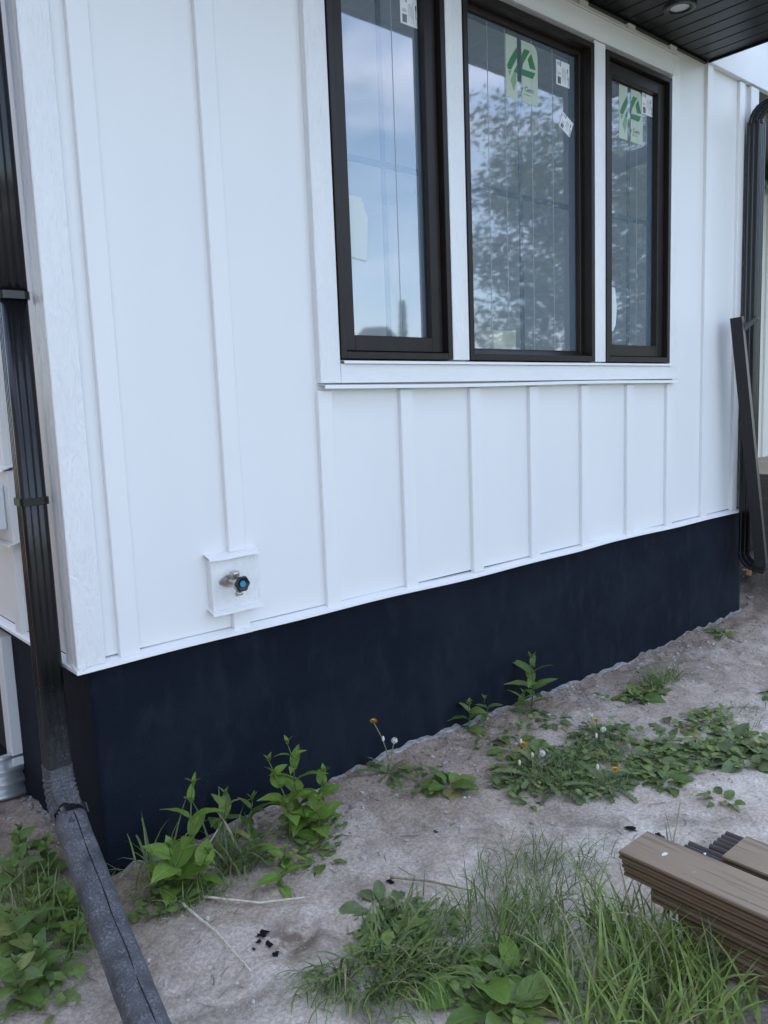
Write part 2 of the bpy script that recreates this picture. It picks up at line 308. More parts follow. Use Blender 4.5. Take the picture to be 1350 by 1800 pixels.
def leaf_material(name, base, tip, rough=0.45, trans=0.28, attr=None):
    m = bpy.data.materials.new(name); m.use_nodes = True; n, l = m.node_tree.nodes, m.node_tree.links
    b = n['Principled BSDF']; b.inputs['Roughness'].default_value = rough; b.inputs['Specular IOR Level'].default_value = 0.35
    mixc = n.new('ShaderNodeMix'); mixc.data_type = 'RGBA'; mixc.inputs['A'].default_value = (*base, 1); mixc.inputs['B'].default_value = (*tip, 1)
    if attr:
        a = n.new('ShaderNodeAttribute'); a.attribute_name = attr; l.new(a.outputs['Fac'], mixc.inputs['Factor'])
    else:
        oi = n.new('ShaderNodeObjectInfo'); l.new(oi.outputs['Random'], mixc.inputs['Factor'])
    yl = n.new('ShaderNodeMapRange'); yl.inputs['From Min'].default_value = 0.90; yl.inputs['From Max'].default_value = 0.96; l.new((a.outputs['Fac'] if attr else oi.outputs['Random']), yl.inputs['Value'])
    ym = n.new('ShaderNodeMix'); ym.data_type = 'RGBA'; l.new(yl.outputs[0], ym.inputs['Factor']); l.new(mixc.outputs['Result'], ym.inputs['A']); ym.inputs['B'].default_value = (0.36, 0.33, 0.13, 1) if not attr else (0.38, 0.33, 0.19, 1)
    out = ym.outputs['Result']
    t = n.new('ShaderNodeTexCoord')
    nn = n.new('ShaderNodeTexNoise'); nn.inputs['Scale'].default_value = 3.5 if not attr else 60; nn.inputs['Detail'].default_value = 4; l.new(t.outputs['Object'], nn.inputs[0])
    mr = n.new('ShaderNodeMapRange'); mr.inputs['From Min'].default_value = 0.3; mr.inputs['From Max'].default_value = 0.7; mr.inputs['To Min'].default_value = 0.72; mr.inputs['To Max'].default_value = 1.2
    l.new(nn.outputs[0], mr.inputs['Value'])
    mu = n.new('ShaderNodeVectorMath'); mu.operation = 'SCALE'; l.new(out, mu.inputs[0]); l.new(mr.outputs[0], mu.inputs['Scale']); out = mu.outputs[0]
    if not attr:      # pale midrib and side veins
        sx = n.new('ShaderNodeSeparateXYZ'); l.new(t.outputs['Object'], sx.inputs[0])
        ab = n.new('ShaderNodeMath'); ab.operation = 'ABSOLUTE'; l.new(sx.outputs['X'], ab.inputs[0])
        rib = n.new('ShaderNodeMapRange'); rib.inputs['From Min'].default_value = 0.028; rib.inputs['From Max'].default_value = 0.008; l.new(ab.outputs[0], rib.inputs['Value'])
        ad = n.new('ShaderNodeMath'); ad.operation = 'SUBTRACT'; l.new(sx.outputs['Y'], ad.inputs[0]); l.new(ab.outputs[0], ad.inputs[1])
        wv = n.new('ShaderNodeMath'); wv.operation = 'PINGPONG'; wv.inputs[1].default_value = 0.07; l.new(ad.outputs[0], wv.inputs[0])
        vn = n.new('ShaderNodeMapRange'); vn.inputs['From Min'].default_value = 0.010; vn.inputs['From Max'].default_value = 0.0; vn.inputs['To Max'].default_value = 0.45; l.new(wv.outputs[0], vn.inputs['Value'])
        mxm = n.new('ShaderNodeMath'); mxm.operation = 'MAXIMUM'; l.new(rib.outputs[0], mxm.inputs[0]); l.new(vn.outputs[0], mxm.inputs[1])
        k = n.new('ShaderNodeMix'); k.data_type = 'RGBA'; sc_ = n.new('ShaderNodeMath'); sc_.operation = 'MULTIPLY'; sc_.inputs[1].default_value = 0.4; l.new(mxm.outputs[0], sc_.inputs[0])
        l.new(sc_.outputs[0], k.inputs['Factor']); l.new(out, k.inputs['A']); k.inputs['B'].default_value = (0.22, 0.30, 0.12, 1); out = k.outputs['Result']
        bn = n.new('ShaderNodeBump'); bn.inputs['Strength'].default_value = 0.4; bn.inputs['Distance'].default_value = 0.02; bn.invert = True; l.new(mxm.outputs[0], bn.inputs['Height']); l.new(bn.outputs[0], b.inputs['Normal'])
    l.new(out, b.inputs['Base Color'])
    tr = n.new('ShaderNodeBsdfTranslucent'); l.new(out, tr.inputs[0]); ms = n.new('ShaderNodeMixShader'); ms.inputs[0].default_value = trans
    l.new(b.outputs[0], ms.inputs[1]); l.new(tr.outputs[0], ms.inputs[2]); l.new(ms.outputs[0], n['Material Output'].inputs[0])
    return m
L_bright = leaf_material('bright_weed_leaf', (0.150, 0.265, 0.040), (0.235, 0.36, 0.065))
L_mid = leaf_material('mid_green_leaf', (0.120, 0.205, 0.048), (0.215, 0.305, 0.075))
L_dark = leaf_material('dull_green_leaf', (0.140, 0.195, 0.085), (0.235, 0.295, 0.125))
L_grass = leaf_material('grass_blade', (0.120, 0.180, 0.072), (0.300, 0.405, 0.100), attr='tint')
L_tree = leaf_material('tree_leaf', (0.08, 0.12, 0.05), (0.14, 0.175, 0.075), attr='tint')
L_spruce = leaf_material('spruce_needles', (0.02, 0.04, 0.02), (0.04, 0.06, 0.03), attr='tint')
M_stem = mat('green_stem', (0.10, 0.15, 0.05), 0.55)
M_dstem = mat('pale_flower_stalk', (0.22, 0.24, 0.10), 0.55)
M_dand = mat('yellow_petals', (0.75, 0.42, 0.02), 0.6)
M_puff = mat('white_seed_head', (0.70, 0.68, 0.62), 0.9)

def glass_material():
    m = bpy.data.materials.new('coated_window_glass'); m.use_nodes = True; n, l = m.node_tree.nodes, m.node_tree.links
    n.remove(n['Principled BSDF']); g = n.new('ShaderNodeBsdfGlossy'); g.inputs['Roughness'].default_value = 0.032; g.inputs['Color'].default_value = (0.93, 0.97, 1.0, 1)
    tr = n.new('ShaderNodeBsdfTransparent'); tr.inputs['Color'].default_value = (0.97, 0.985, 0.98, 1)
    ms = n.new('ShaderNodeMixShader'); 
    ge = n.new('ShaderNodeNewGeometry'); mr1 = n.new('ShaderNodeMapRange'); mr1.inputs['To Min'].default_value = 0.27; mr1.inputs['To Max'].default_value = 0.02; l.new(ge.outputs['Backfacing'], mr1.inputs['Value']); l.new(mr1.outputs[0], ms.inputs[0])   # the coating is on the outer face
    l.new(tr.outputs[0], ms.inputs[1]); l.new(g.outputs[0], ms.inputs[2])
    df = n.new('ShaderNodeBsdfDiffuse'); df.inputs['Color'].default_value = (0.52, 0.70, 0.90, 1); m2 = n.new('ShaderNodeMixShader'); mr2 = n.new('ShaderNodeMapRange'); mr2.inputs['To Min'].default_value = 0.15; mr2.inputs['To Max'].default_value = 0.0; l.new(ge.outputs['Backfacing'], mr2.inputs['Value']); l.new(mr2.outputs[0], m2.inputs[0])     # hazy protective film left on the glass
    l.new(ms.outputs[0], m2.inputs[1]); l.new(df.outputs[0], m2.inputs[2]); l.new(m2.outputs[0], n['Material Output'].inputs[0])
    t = n.new('ShaderNodeTexCoord'); mpn = n.new('ShaderNodeMapping'); mpn.inputs['Scale'].default_value = (5, 5, 2.2); l.new(t.outputs['Object'], mpn.inputs[0])
    x = n.new('ShaderNodeTexNoise'); x.inputs['Scale'].default_value = 1; x.inputs['Detail'].default_value = 2; l.new(mpn.outputs[0], x.inputs[0])
    bn = n.new('ShaderNodeBump'); bn.inputs['Strength'].default_value = 0.03; bn.inputs['Distance'].default_value = 0.008; l.new(x.outputs[0], bn.inputs['Height']); l.new(bn.outputs[0], g.inputs['Normal'])
    return m
M_glass = glass_material()
for m_ in (M_film, M_logo, M_logol, M_paperg):
    n_, l_ = m_.node_tree.nodes, m_.node_tree.links; tr_ = n_.new('ShaderNodeBsdfTranslucent'); tr_.inputs[0].default_value = n_['Principled BSDF'].inputs['Base Color'].default_value
    ms_ = n_.new('ShaderNodeMixShader'); ms_.inputs[0].default_value = 0.15; l_.new(n_['Principled BSDF'].outputs[0], ms_.inputs[1]); l_.new(tr_.outputs[0], ms_.inputs[2]); l_.new(ms_.outputs[0], n_['Material Output'].inputs[0])

# ------------------------------------------------------------------ ground
def axis(lo, hi, step, far):
    core = list(np.arange(lo, hi, step)); a, b = [], []; s = step; x = lo
    while x > -far: s *= 1.35; x -= s; a.append(x)
    s = step; x = core[-1]
    while x < far: s *= 1.35; x += s; b.append(x)
    return np.array(a[::-1] + core + b)
gx, gy = axis(-1.3, 4.8, 0.016, 900), axis(-2.3, 1.1, 0.016, 900)
XX, YY = np.meshgrid(gx, gy, indexing='ij'); ZZ = height(XX, YY)
nx, ny = len(gx), len(gy)
verts = np.stack([XX.ravel(), YY.ravel(), ZZ.ravel()], 1)
ii, jj = np.meshgrid(np.arange(nx - 1), np.arange(ny - 1), indexing='ij')
q = (ii * ny + jj).ravel(); faces = np.stack([q, q + ny, q + ny + 1, q + 1], 1)
me = bpy.data.meshes.new('ground'); me.vertices.add(len(verts)); me.vertices.foreach_set('co', verts.ravel())
me.loops.add(faces.size); me.loops.foreach_set('vertex_index', faces.ravel().astype(np.int32)); me.polygons.add(len(faces))
me.polygons.foreach_set('loop_start', (np.arange(len(faces)) * 4).astype(np.int32)); me.polygons.foreach_set('loop_total', np.full(len(faces), 4, np.int32))
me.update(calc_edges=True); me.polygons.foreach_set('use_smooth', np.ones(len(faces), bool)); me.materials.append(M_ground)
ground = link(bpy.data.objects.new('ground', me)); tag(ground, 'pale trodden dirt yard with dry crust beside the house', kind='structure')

# ------------------------------------------------------------------ house
S = 0.4064
XL, XR, ZS = -0.115, 4.285, 2.62          # siding left face, right end, soffit level
house = empty('house', (0, 0, -0.75), label='white board and batten house with black foundation and dark framed windows', cat='house')
HP = dict(parent=house, world_parent=house)
WIN = [(0.917, 1.516), (1.618, 2.536), (2.631, 3.251)]; WZ0, WZ1 = 0.930, 2.432

def wall_with_holes(xs, zs, hole, y0, y1):
    bm = NB(); V = {}
    def v(i, j, y):
        k = (i, j, y)
        if k not in V: V[k] = bm.verts.new((xs[i], y, zs[j]))
        return V[k]
    for i in range(len(xs) - 1):
        for j in range(len(zs) - 1):
            if hole(i, j): continue
            bm.faces.new((v(i, j, y0), v(i + 1, j, y0), v(i + 1, j + 1, y0), v(i, j + 1, y0)))
            bm.faces.new((v(i, j + 1, y1), v(i + 1, j + 1, y1), v(i + 1, j, y1), v(i, j, y1)))
            for di, dj, a, b in ((-1, 0, (i, j), (i, j + 1)), (1, 0, (i + 1, j + 1), (i + 1, j)), (0, -1, (i + 1, j), (i, j)), (0, 1, (i, j + 1), (i + 1, j + 1))):
                ni, nj = i + di, j + dj
                if 0 <= ni < len(xs) - 1 and 0 <= nj < len(zs) - 1 and not hole(ni, nj): continue
                bm.faces.new((v(*a, y0), v(*b, y0), v(*b, y1), v(*a, y1)))
    bmesh.ops.recalc_face_normals(bm, faces=bm.faces); return bm
xs = [XL + 0.001] + [c for w in WIN for c in w] + [XR]; zs = [0.0118, WZ0, WZ1, 3.4]
fs_ = fin('front_siding', wall_with_holes(xs, zs, lambda i, j: j == 1 and i in (1, 3, 5), 0.0, 0.11), M_white, **HP)

def hbox(name, m, *a, bev=0.0015, parent=house):
    bm = NB(); box(bm, *a, bev=bev); return fin(name, bm, m, parent, world_parent=house)
BW, BT = 0.066, 0.020
def batten(x, z0, z1, w=BW): return hbox('batten', M_batten, x, x + w, -BT, 0.004, z0, z1, bev=0.0022)
batten(0, 0.0, ZS - 0.003)
batten(S, 0.276, ZS - 0.003); batten(S, 0.0, 0.070)
for k in range(2, 9):
    dx = random.uniform(-0.002, 0.002)
    batten(k * S + dx, random.uniform(-0.002, 0.002), 0.815); batten(k * S, 2.564, ZS - 0.003)
batten(9 * S, -0.001, ZS - 0.003); batten(10 * S - 0.012, 0.0, 2.60)
# corner boards
hbox('corner_board', M_grain, -0.137, -0.048, -0.026, 0.003, -0.002, ZS - 0.003, bev=0.0025)
hbox('corner_board', M_grain, -0.136, XL + 0.002, 0.004, 0.070, -0.002, ZS - 0.003, bev=0.0025)
hbox('corner_board', M_grain, 4.185, 4.29, -0.026, 0.004, 0.0, 2.602, bev=0.0025)
# side wall round the left corner
hbox('side_siding', M_white, XL, XL + 0.11, 0.112, 6.0, 0.010, 3.4, bev=0)
hbox('side_siding', M_white, XL, XL + 0.0005, 0.0, 0.111, 0.010, 3.4, bev=0)
hbox('return_siding', M_white, XR - 0.11, XR + 0.001, 0.112, 1.2, 0.010, 3.4, bev=0)
for y in (0.525, 0.931, 1.337, 1.744):
    if y < 0.6:
        hbox('batten', M_batten, XL - BT, XL + 0.002, y, y + BW, 0.0, 0.330, bev=0.002); hbox('batten', M_batten, XL - BT, XL + 0.002, y, y + BW, 0.590, ZS - 0.003, bev=0.002)
    else: hbox('batten', M_batten, XL - BT, XL + 0.002, y, y + BW, 0.0, ZS - 0.003, bev=0.002)
# drip flashing along the bottom, two overlapping lengths, slightly wavy
def wob(x): return 0.004 * math.sin(x * 2.3 + 0.6) * math.sin(x * 0.9) + 0.0022 * math.sin(x * 7.1) + 0.0035 * math.exp(-((x - 2.62) / 0.16) ** 2) - 0.004 * ss(3.0, 4.2, np.array(x))
drip = [(0.012, 0.0085), (-0.004, 0.0055), (-0.036, -0.006), (-0.037, -0.014), (-0.033, -0.016), (-0.030, -0.010), (0.012, 0.001)]
bm = NB(); extrude_x(bm, drip, -0.142, 0.47, 24, wob); fin('drip_flashing', bm, M_flash, **HP)
bm = NB(); extrude_x(bm, [(y - 0.0015, z + 0.0018) for y, z in drip], 0.445, XR + 0.003, 110, wob); fin('drip_flashing', bm, M_flash, **HP)
bm = NB()      # the flashing returning along the side wall
poly = [(XL - 0.0006, 0.007), (XL - 0.028, -0.005), (XL - 0.029, -0.014), (XL - 0.024, -0.015), (XL - 0.0006, 0.001)]
extrude_y(bm, poly, -0.036, 6.0); fin('drip_flashing', bm, M_flash, **HP)
# foundation with a softly uneven parged face
def foundation():
    bm = NB(); x0, x1 = -0.090, 4.27; n = 218; m_ = 36
    g = [[bm.verts.new((x0 + (x1 - x0) * i / n, 0.018 + (0.004 * float(vnoise(i * 0.11, j * 0.16)) + 0.002 * float(vnoise(i * 0.5, j * 0.5)) if 0 < i < n else 0), -0.95 + 0.955 * j / m_)) for j in range(m_ + 1)] for i in range(n + 1)]
    for i in range(n):
        for j in range(m_): bm.faces.new((g[i][j], g[i + 1][j], g[i + 1][j + 1], g[i][j + 1])).smooth = True
    a, b = g[0], g[-1]
    for e, xx in ((a, x0), (b, x1)):
        w = [bm.verts.new((xx, 6.0, v_.co.z)) for v_ in e]
        for j in range(m_): bm.faces.new((w[j], e[j], e[j + 1], w[j + 1]) if xx < 0 else (e[j], w[j], w[j + 1], e[j + 1]))
    top = [bm.verts.new((x0, 6.0, 0.004)), bm.verts.new((x1, 6.0, 0.004))]
    bm.faces.new((a[-1], b[-1], top[1], top[0]))
    return bm
fin('foundation_wall', foundation(), M_found, **HP)

# --- window trim boards
CY = -0.030
hbox('casing_board', M_grain, 0.821, 0.915, CY, 0.003, 0.842, 2.560, bev=0.002)
hbox('casing_board', M_grain, 1.518, 1.616, CY, 0.003, 0.932, 2.448, bev=0.002)
hbox('casing_board', M_grain, 2.538, 2.629, CY, 0.003, 0.932, 2.448, bev=0.002)
hbox('casing_board', M_grain, 3.253, 3.337, CY, 0.003, 0.842, 2.560, bev=0.002)
hbox('casing_board', M_grainx, 0.916, 3.252, CY - 0.001, 0.003, 0.842, 0.913, bev=0.002)
hbox('casing_board', M_grainx, 0.916, 3.252, CY - 0.001, 0.003, 2.450, 2.560, bev=0.002)
def ledge(x0, x1, z, out, drop, t=0.0025, n=40, amp=0.0):
    bm = NB(); extrude_x(bm, [(0.0, z + 0.006), (out, z), (out - 0.001, z - drop), (out + t, z - drop - 0.001), (out + t, z - t), (0.0, z + 0.006 - t)], x0, x1, n, (lambda x: amp * math.sin(x * 3.1)) if amp else None)
    return fin('trim_flashing', bm, M_flash, **HP)
ledge(0.828, 3.325, 0.834, -0.046, 0.013, amp=0.0022)
ledge(0.926, 3.262, 0.924, -0.040, 0.010)
ledge(0.818, 3.334, 2.566, -0.036, 0.006)
ledge(0.915, 3.256, 2.450, -0.041, 0.004)

# --- windows
def ring(bm, x0, x1, z0, z1, w, y0, y1, bev=0.002, wb=None):
    wb = w if wb is None else wb
    box(bm, x0, x0 + w, y0, y1, z0, z1, bev); box(bm, x1 - w, x1, y0, y1, z0, z1, bev)
    box(bm, x0 + w + 0.0004, x1 - w - 0.0004, y0 + 0.0008, y1, z0, z0 + wb, bev); box(bm, x0 + w + 0.0004, x1 - w - 0.0004, y0 + 0.0008, y1, z1 - w, z1, bev)
WLAB = ['casement window with black frame at the left of the three', 'wide fixed picture window in the middle', 'narrow casement window at the right of the three']
seams = [[1.281], [1.856, 1.971, 2.157, 2.312], [3.005]]
for i, (x0, x1) in enumerate(WIN):
    fixed = i == 1
    bm = NB(); ring(bm, x0 + 0.003, x1 - 0.003, WZ0 + 0.003, WZ1 - 0.003, 0.026, -0.034, 0.10, 0.002)
    w = fin('window', bm, M_bronze, **HP); w['label'] = WLAB[i]
    def sub(name, bm_, m_): return fin(name, bm_, m_, w, world_parent=house)
    a0, a1, c0, c1 = x0 + 0.030, x1 - 0.030, WZ0 + 0.030, WZ1 - 0.030
    if not fixed:
        yg = 0.030; sw = 0.060
        bm = NB(); ring(bm, a0 + 0.003, a1 - 0.003, c0 + 0.003, c1 - 0.003, sw, -0.006, 0.055, 0.003, wb=0.060); sub('sash', bm, M_bronze)
        bm = NB(); ring(bm, a0 - 0.003, a1 + 0.003, c0 - 0.003, c1 + 0.003, 0.005, 0.012, 0.05, 0); sub('gasket', bm, M_gasket)
        gx0, gx1, gz0, gz1 = a0 + 0.003 + sw, a1 - 0.003 - sw, c0 + 0.063, c1 - 0.063
    else:
        yg = 0.050; sw = 0.020
        bm = NB(); ring(bm, a0 - 0.002, a1 + 0.002, c0 - 0.002, c1 + 0.002, sw, 0.022, 0.09, 0.002)
        sub('glazing_stop', bm, M_bronze)
        bm = NB(); poly = [(c0 - 0.002, -0.02), (c0 - 0.002, 0.03), (c0 + 0.030, 0.045), (c0 + 0.020, 0.03)]
        A = [[bm.verts.new((xx, y, z)) for z, y in poly] for xx in (a0, a1)]
        for k in range(4): bm.faces.new((A[0][k], A[0][(k + 1) % 4], A[1][(k + 1) % 4], A[1][k]))
        bm.faces.new(A[0]); bm.faces.new(A[1][::-1]); bmesh.ops.recalc_face_normals(bm, faces=bm.faces)
        sub('sloped_sill', bm, M_bronze)
        gx0, gx1, gz0, gz1 = a0 + 0.018, a1 - 0.018, c0 + 0.022, c1 - 0.018
    bm = NB(); ring(bm, gx0 - 0.004, gx1 + 0.004, gz0 - 0.004, gz1 + 0.004, 0.007, yg - 0.006, yg - 0.001, 0.001); sub('glazing_bead', bm, M_gasket)
    bm = NB(); box(bm, gx0 - 0.003, gx1 + 0.003, yg, yg + 0.004, gz0 - 0.003, gz1 + 0.003); sub('pane', bm, M_glass)
    xm = (gx0 + gx1) / 2 + 0.014; ym = yg + 0.014
    bm = NB(); box(bm, xm - 0.0125, xm + 0.0125, ym, ym + 0.008, gz0, gz1, 0.002); sub('muntin', bm, M_bronze)
    bm = NB(); box(bm, gx0, xm - 0.013, ym, ym + 0.008, 1.674, 1.699, 0.002); box(bm, xm + 0.013, gx1, ym, ym + 0.008, 1.674, 1.699, 0.002); sub('muntin', bm, M_bronze)
    for sx in seams[i]:
        bm = NB(); box(bm, sx - 0.0008, sx + 0.0008, yg - 0.0016, yg - 0.0006, gz0, gz1 - 0.01); sub('film_edge', bm, M_filmedge)
    # interior stool behind the glass
    bm = NB(); box(bm, x0, x1, 0.105, 0.22, WZ0 - 0.02, WZ0 + 0.035, 0.002); sub('inner_stool', bm, M_drywall)
# interior room
bm = NB(); box(bm, XL + 0.12, XR - 0.12, 0.115, 5.99, 0.02, 2.58)
bmesh.ops.delete(bm, geom=[f for f in bm.faces if f.calc_center_median().y < 0.2 or f.calc_center_median().y > 5.9], context='FACES')
bmesh.ops.reverse_faces(bm, faces=bm.faces); fin('interior_room', bm, M_drywall, **HP)
# roof, soffit, fascia
SO = -0.66; SX0, SX1 = -0.66, 3.655
bm = NB(); box(bm, SX0, SX1, SO, 0.0, ZS + 0.012, ZS + 0.05); sof = fin('soffit', bm, M_soffit, **HP)
bm = NB(); box(bm, -0.049, 0.049, SO + 0.002, -0.002, ZS - 0.001, ZS + 0.012, 0.004)
proto = None; x = SX1 - 0.052
while x > SX0:
    if proto is None:
        proto = fin('soffit_board', bm, M_soffit, sof); o = proto
    else: o = link(bpy.data.objects.new('soffit_board', proto.data), sof)
    o.location = (x, 0, 0.75); x -= 0.103
hbox('wall_channel', M_black, SX0, SX1 - 0.001, -0.020, -0.0003, ZS - 0.014, ZS - 0.0015, bev=0.002)
hbox('end_channel', M_black, SX1 + 0.0005, SX1 + 0.012, SO, -0.021, ZS - 0.012, ZS + 0.10, bev=0.002)
hbox('fascia', M_black, SX0 - 0.01, SX1 + 0.013, SO - 0.02, SO - 0.0005, ZS - 0.02, ZS + 0.19, bev=0.003)
bm = NB(); poly = [(SO - 0.05, ZS + 0.192), (3.0, ZS + 2.0), (6.6, ZS + 0.192), (6.6, ZS + 0.16), (3.0, ZS + 1.96), (SO - 0.05, ZS + 0.16)]
extrude_x(bm, poly, SX0 - 0.05, SX1 - 0.1); fin('roof', bm, M_roof, **HP)
bm = NB(); extrude_x(bm, [(0.12, 4.0), (3.0, 5.6), (6.6, 4.0), (6.6, 3.9), (3.0, 5.5), (0.12, 3.9)], SX1 - 0.09, 9.2); fin('roof', bm, M_roof, **HP)  # unseen roof, added over the right part to keep the yard in shadow
fin('back_wall', wall_with_holes([XL, 0.5, 1.9, 2.3, 3.7, 9.0], [-0.8, 0.15, 2.25, 3.9], lambda i, j: j == 1 and i in (1, 3), 6.0, 6.1), M_white, **HP)  # unseen wall, openings added to let daylight brighten the room
# wall rising past the end of the soffit, with the broad frieze board that carries on over the porch
hbox('frieze_board', M_batten, SX1 + 0.014, 9.0, -0.034, -0.001, 2.608, 2.798, bev=0.003)
hbox('upper_siding', M_white, XR + 0.0, 9.0, 0.0, 0.11, 2.66, 4.6, bev=0)
hbox('upper_siding', M_white, SX1 - 0.09, XR - 0.001, 0.0, 0.11, 3.401, 4.6, bev=0)
for k in (10, 11, 12): hbox('batten', M_batten, k * S + 0.03, k * S + 0.03 + BW, -BT, -0.0005, 2.80, 4.6, bev=0.002)
# porch round the right corner
hbox('porch_ceiling', M_soffit, XR + 0.002, 9.0, 0.0, 1.2, 2.61, 2.655, bev=0)
hbox('porch_beam', M_black, XR + 0.002, 9.0, 0.72, 0.86, 2.50, 2.609, bev=0.003)
hbox('porch_wall', M_cream, XR + 0.002, 9.0, 0.9, 1.0, 0.12, 2.61, bev=0)
for k in range(12): hbox('batten', M_cream, 4.5 + k * S, 4.5 + k * S + BW, 0.88, 0.8995, 0.14, 2.49, bev=0.002)
for k in range(6): hbox('deck_plank', M_deck, 5.0, 9.0, 0.070 + k * 0.138, 0.070 + k * 0.138 + 0.134, 0.126, 0.15, bev=0.003)
hbox('deck_fascia', M_deckd, 5.0, 9.0, 0.045, 0.068, -0.6, 0.148, bev=0.003)
hbox('deck_fascia', M_deckd, 4.976, 4.999, 0.045, 0.9, -0.6, 0.148, bev=0.003)
# basement window in the side foundation
bm = NB(); box(bm, -0.130, -0.088, 0.83, 0.905, -0.60, -0.075, 0.003); box(bm, -0.130, -0.088, 0.905, 1.8, -0.135, -0.075, 0.003); box(bm, -0.130, -0.088, 1.8, 1.87, -0.60, -0.075, 0.003)
bwin = fin('basement_window', bm, M_pvc, **HP)
bm = NB(); box(bm, -0.100, -0.096, 0.9, 1.8, -0.6, -0.13); fin('pane', bm, M_gasket, bwin, world_parent=house)

# ------------------------------------------------------------------ wall fittings
t = empty('soffit_light', (2.927, -0.25, ZS - 0.002), label='round recessed downlight in the black soffit', cat='light')
def ringz(bm, ri, ro, z0, z1, n=36):
    P = [[bm.verts.new((r * math.cos(2 * math.pi * i / n), r * math.sin(2 * math.pi * i / n), z)) for i in range(n)] for r, z in ((ri, z1), (ri, z0), (ro - 0.004, z0), (ro, z0 + 0.003), (ro, z1))]
    for a, b in zip(P, P[1:]):
        for i in range(n): bm.faces.new((a[i], b[i], b[(i + 1) % n], a[(i + 1) % n])).smooth = True
bm = NB(); ringz(bm, 0.046, 0.078, -0.008, 0.004); fin('trim_ring', bm, M_black, t)
bm = NB(); cyl(bm, (0, 0, -0.002), (0, 0, 0.006), 0.0465, n=36); fin('lens', bm, M_lens, t)

# hose bib on its mounting block
hb = empty('mounting_block', (0.418, 0, 0.174), label='square white siding block behind the garden tap, flashed top and bottom', cat='block')
bm = NB(); box(bm, -0.092, 0.092, -0.030, 0.001, -0.090, 0.088, 0.002); fin('block_face', bm, M_grain, hb)
for z, out in ((0.094, -0.042), (-0.0935, -0.046)):
    bm = NB(); extrude_x(bm, [(0.0, z + 0.012), (out, z), (out - 0.001, z - 0.009), (out + 0.002, z - 0.010), (out + 0.003, z - 0.003), (0.0, z + 0.009)], -0.101, 0.099, 6, lambda x: 0.0012 * math.sin(x * 40)); fin('flashing', bm, M_flash, hb)
tp = empty('garden_tap', (0.395, -0.031, 0.182), label='metal garden tap with round black handle on the white block', cat='tap')
bm = NB(); n = 24; A = []; B = []
for i in range(n):
    a = 2 * math.pi * i / n; rx = 0.034 + 0.010 * abs(math.cos(a)) ** 3; rz_ = 0.022
    A.append(bm.verts.new((rx * math.cos(a), 0, rz_ * math.sin(a)))); B.append(bm.verts.new((rx * 0.95 * math.cos(a), -0.005, rz_ * 0.93 * math.sin(a))))
for i in range(n): bm.faces.new((A[i], A[(i + 1) % n], B[(i + 1) % n], B[i]))
bm.faces.new(B[::-1]); bmesh.ops.recalc_face_normals(bm, faces=bm.faces)
cyl(bm, (-0.033, -0.004, 0), (-0.033, -0.0075, 0), 0.0045, n=8); cyl(bm, (0.033, -0.004, 0), (0.033, -0.0075, 0), 0.0045, n=8); fin('flange', bm, M_chrome, tp)
bm = NB(); tube(bm, [(0, -0.004, 0), (0, -0.02, 0), (0, -0.036, 0), (0, -0.046, 0), (0, -0.060, 0)], [0.013, 0.0125, 0.0125, 0.015, 0.012], 18); cyl(bm, (0, -0.058, 0), (0, -0.068, 0), 0.0115, n=6)
cyl(bm, (0, -0.068, 0), (0, -0.078, 0), 0.006, n=12); fin('body', bm, M_chrome, tp)
bm = NB(); tube(bm, [(0, -0.034, 0.008), (0, -0.034, 0.020), (0, -0.034, 0.021), (0, -0.034, 0.034), (0, -0.034, 0.036)], [0.0105, 0.0105, 0.0165, 0.0165, 0.0145], 20); fin('vacuum_breaker', bm, M_chrome, tp)
bm = NB(); tube(bm, [(0, -0.040, -0.006), (0, -0.046, -0.020), (0, -0.052, -0.032), (0, -0.0525, -0.033), (0, -0.057, -0.044)], [0.0105, 0.010, 0.010, 0.0135, 0.0135], 18); fin('spout', bm, M_chrome, tp)
bm = NB(); n = 40; P = []
for (rr, yy) in ((0.010, -0.076), (0.020, -0.074), (0.0255, -0.076), (0.0262, -0.084), (0.0225, -0.088), (0.0195, -0.085), (0.017, -0.083), (0.0, -0.083)):
    P.append([bm.verts.new(((rr * (1 + (0.06 * math.cos(6 * 2 * math.pi * i / n) if rr > 0.019 else 0))) * math.cos(2 * math.pi * i / n), yy, (rr * (1 + (0.06 * math.cos(6 * 2 * math.pi * i / n) if rr > 0.019 else 0))) * math.sin(2 * math.pi * i / n))) for i in range(n)] if rr > 0 else [bm.verts.new((0, yy, 0))])
for a, b in zip(P, P[1:]):
    for i in range(n):
        if len(b) == 1: bm.faces.new((a[i], b[0], a[(i + 1) % n]))
        else: bm.faces.new((a[i], b[i], b[(i + 1) % n], a[(i + 1) % n]))
bm.faces.new(P[0]); bmesh.ops.recalc_face_normals(bm, faces=bm.faces); hd_ = fin('handle', bm, M_blackplastic, tp, smooth=True)
bm = NB(); cyl(bm, (0, -0.0832, 0), (0, -0.0862, 0), 0.0115, 0.0105, n=20); fin('badge', bm, M_blue, hd_)
tp.rotation_euler = (0, 0, 0)

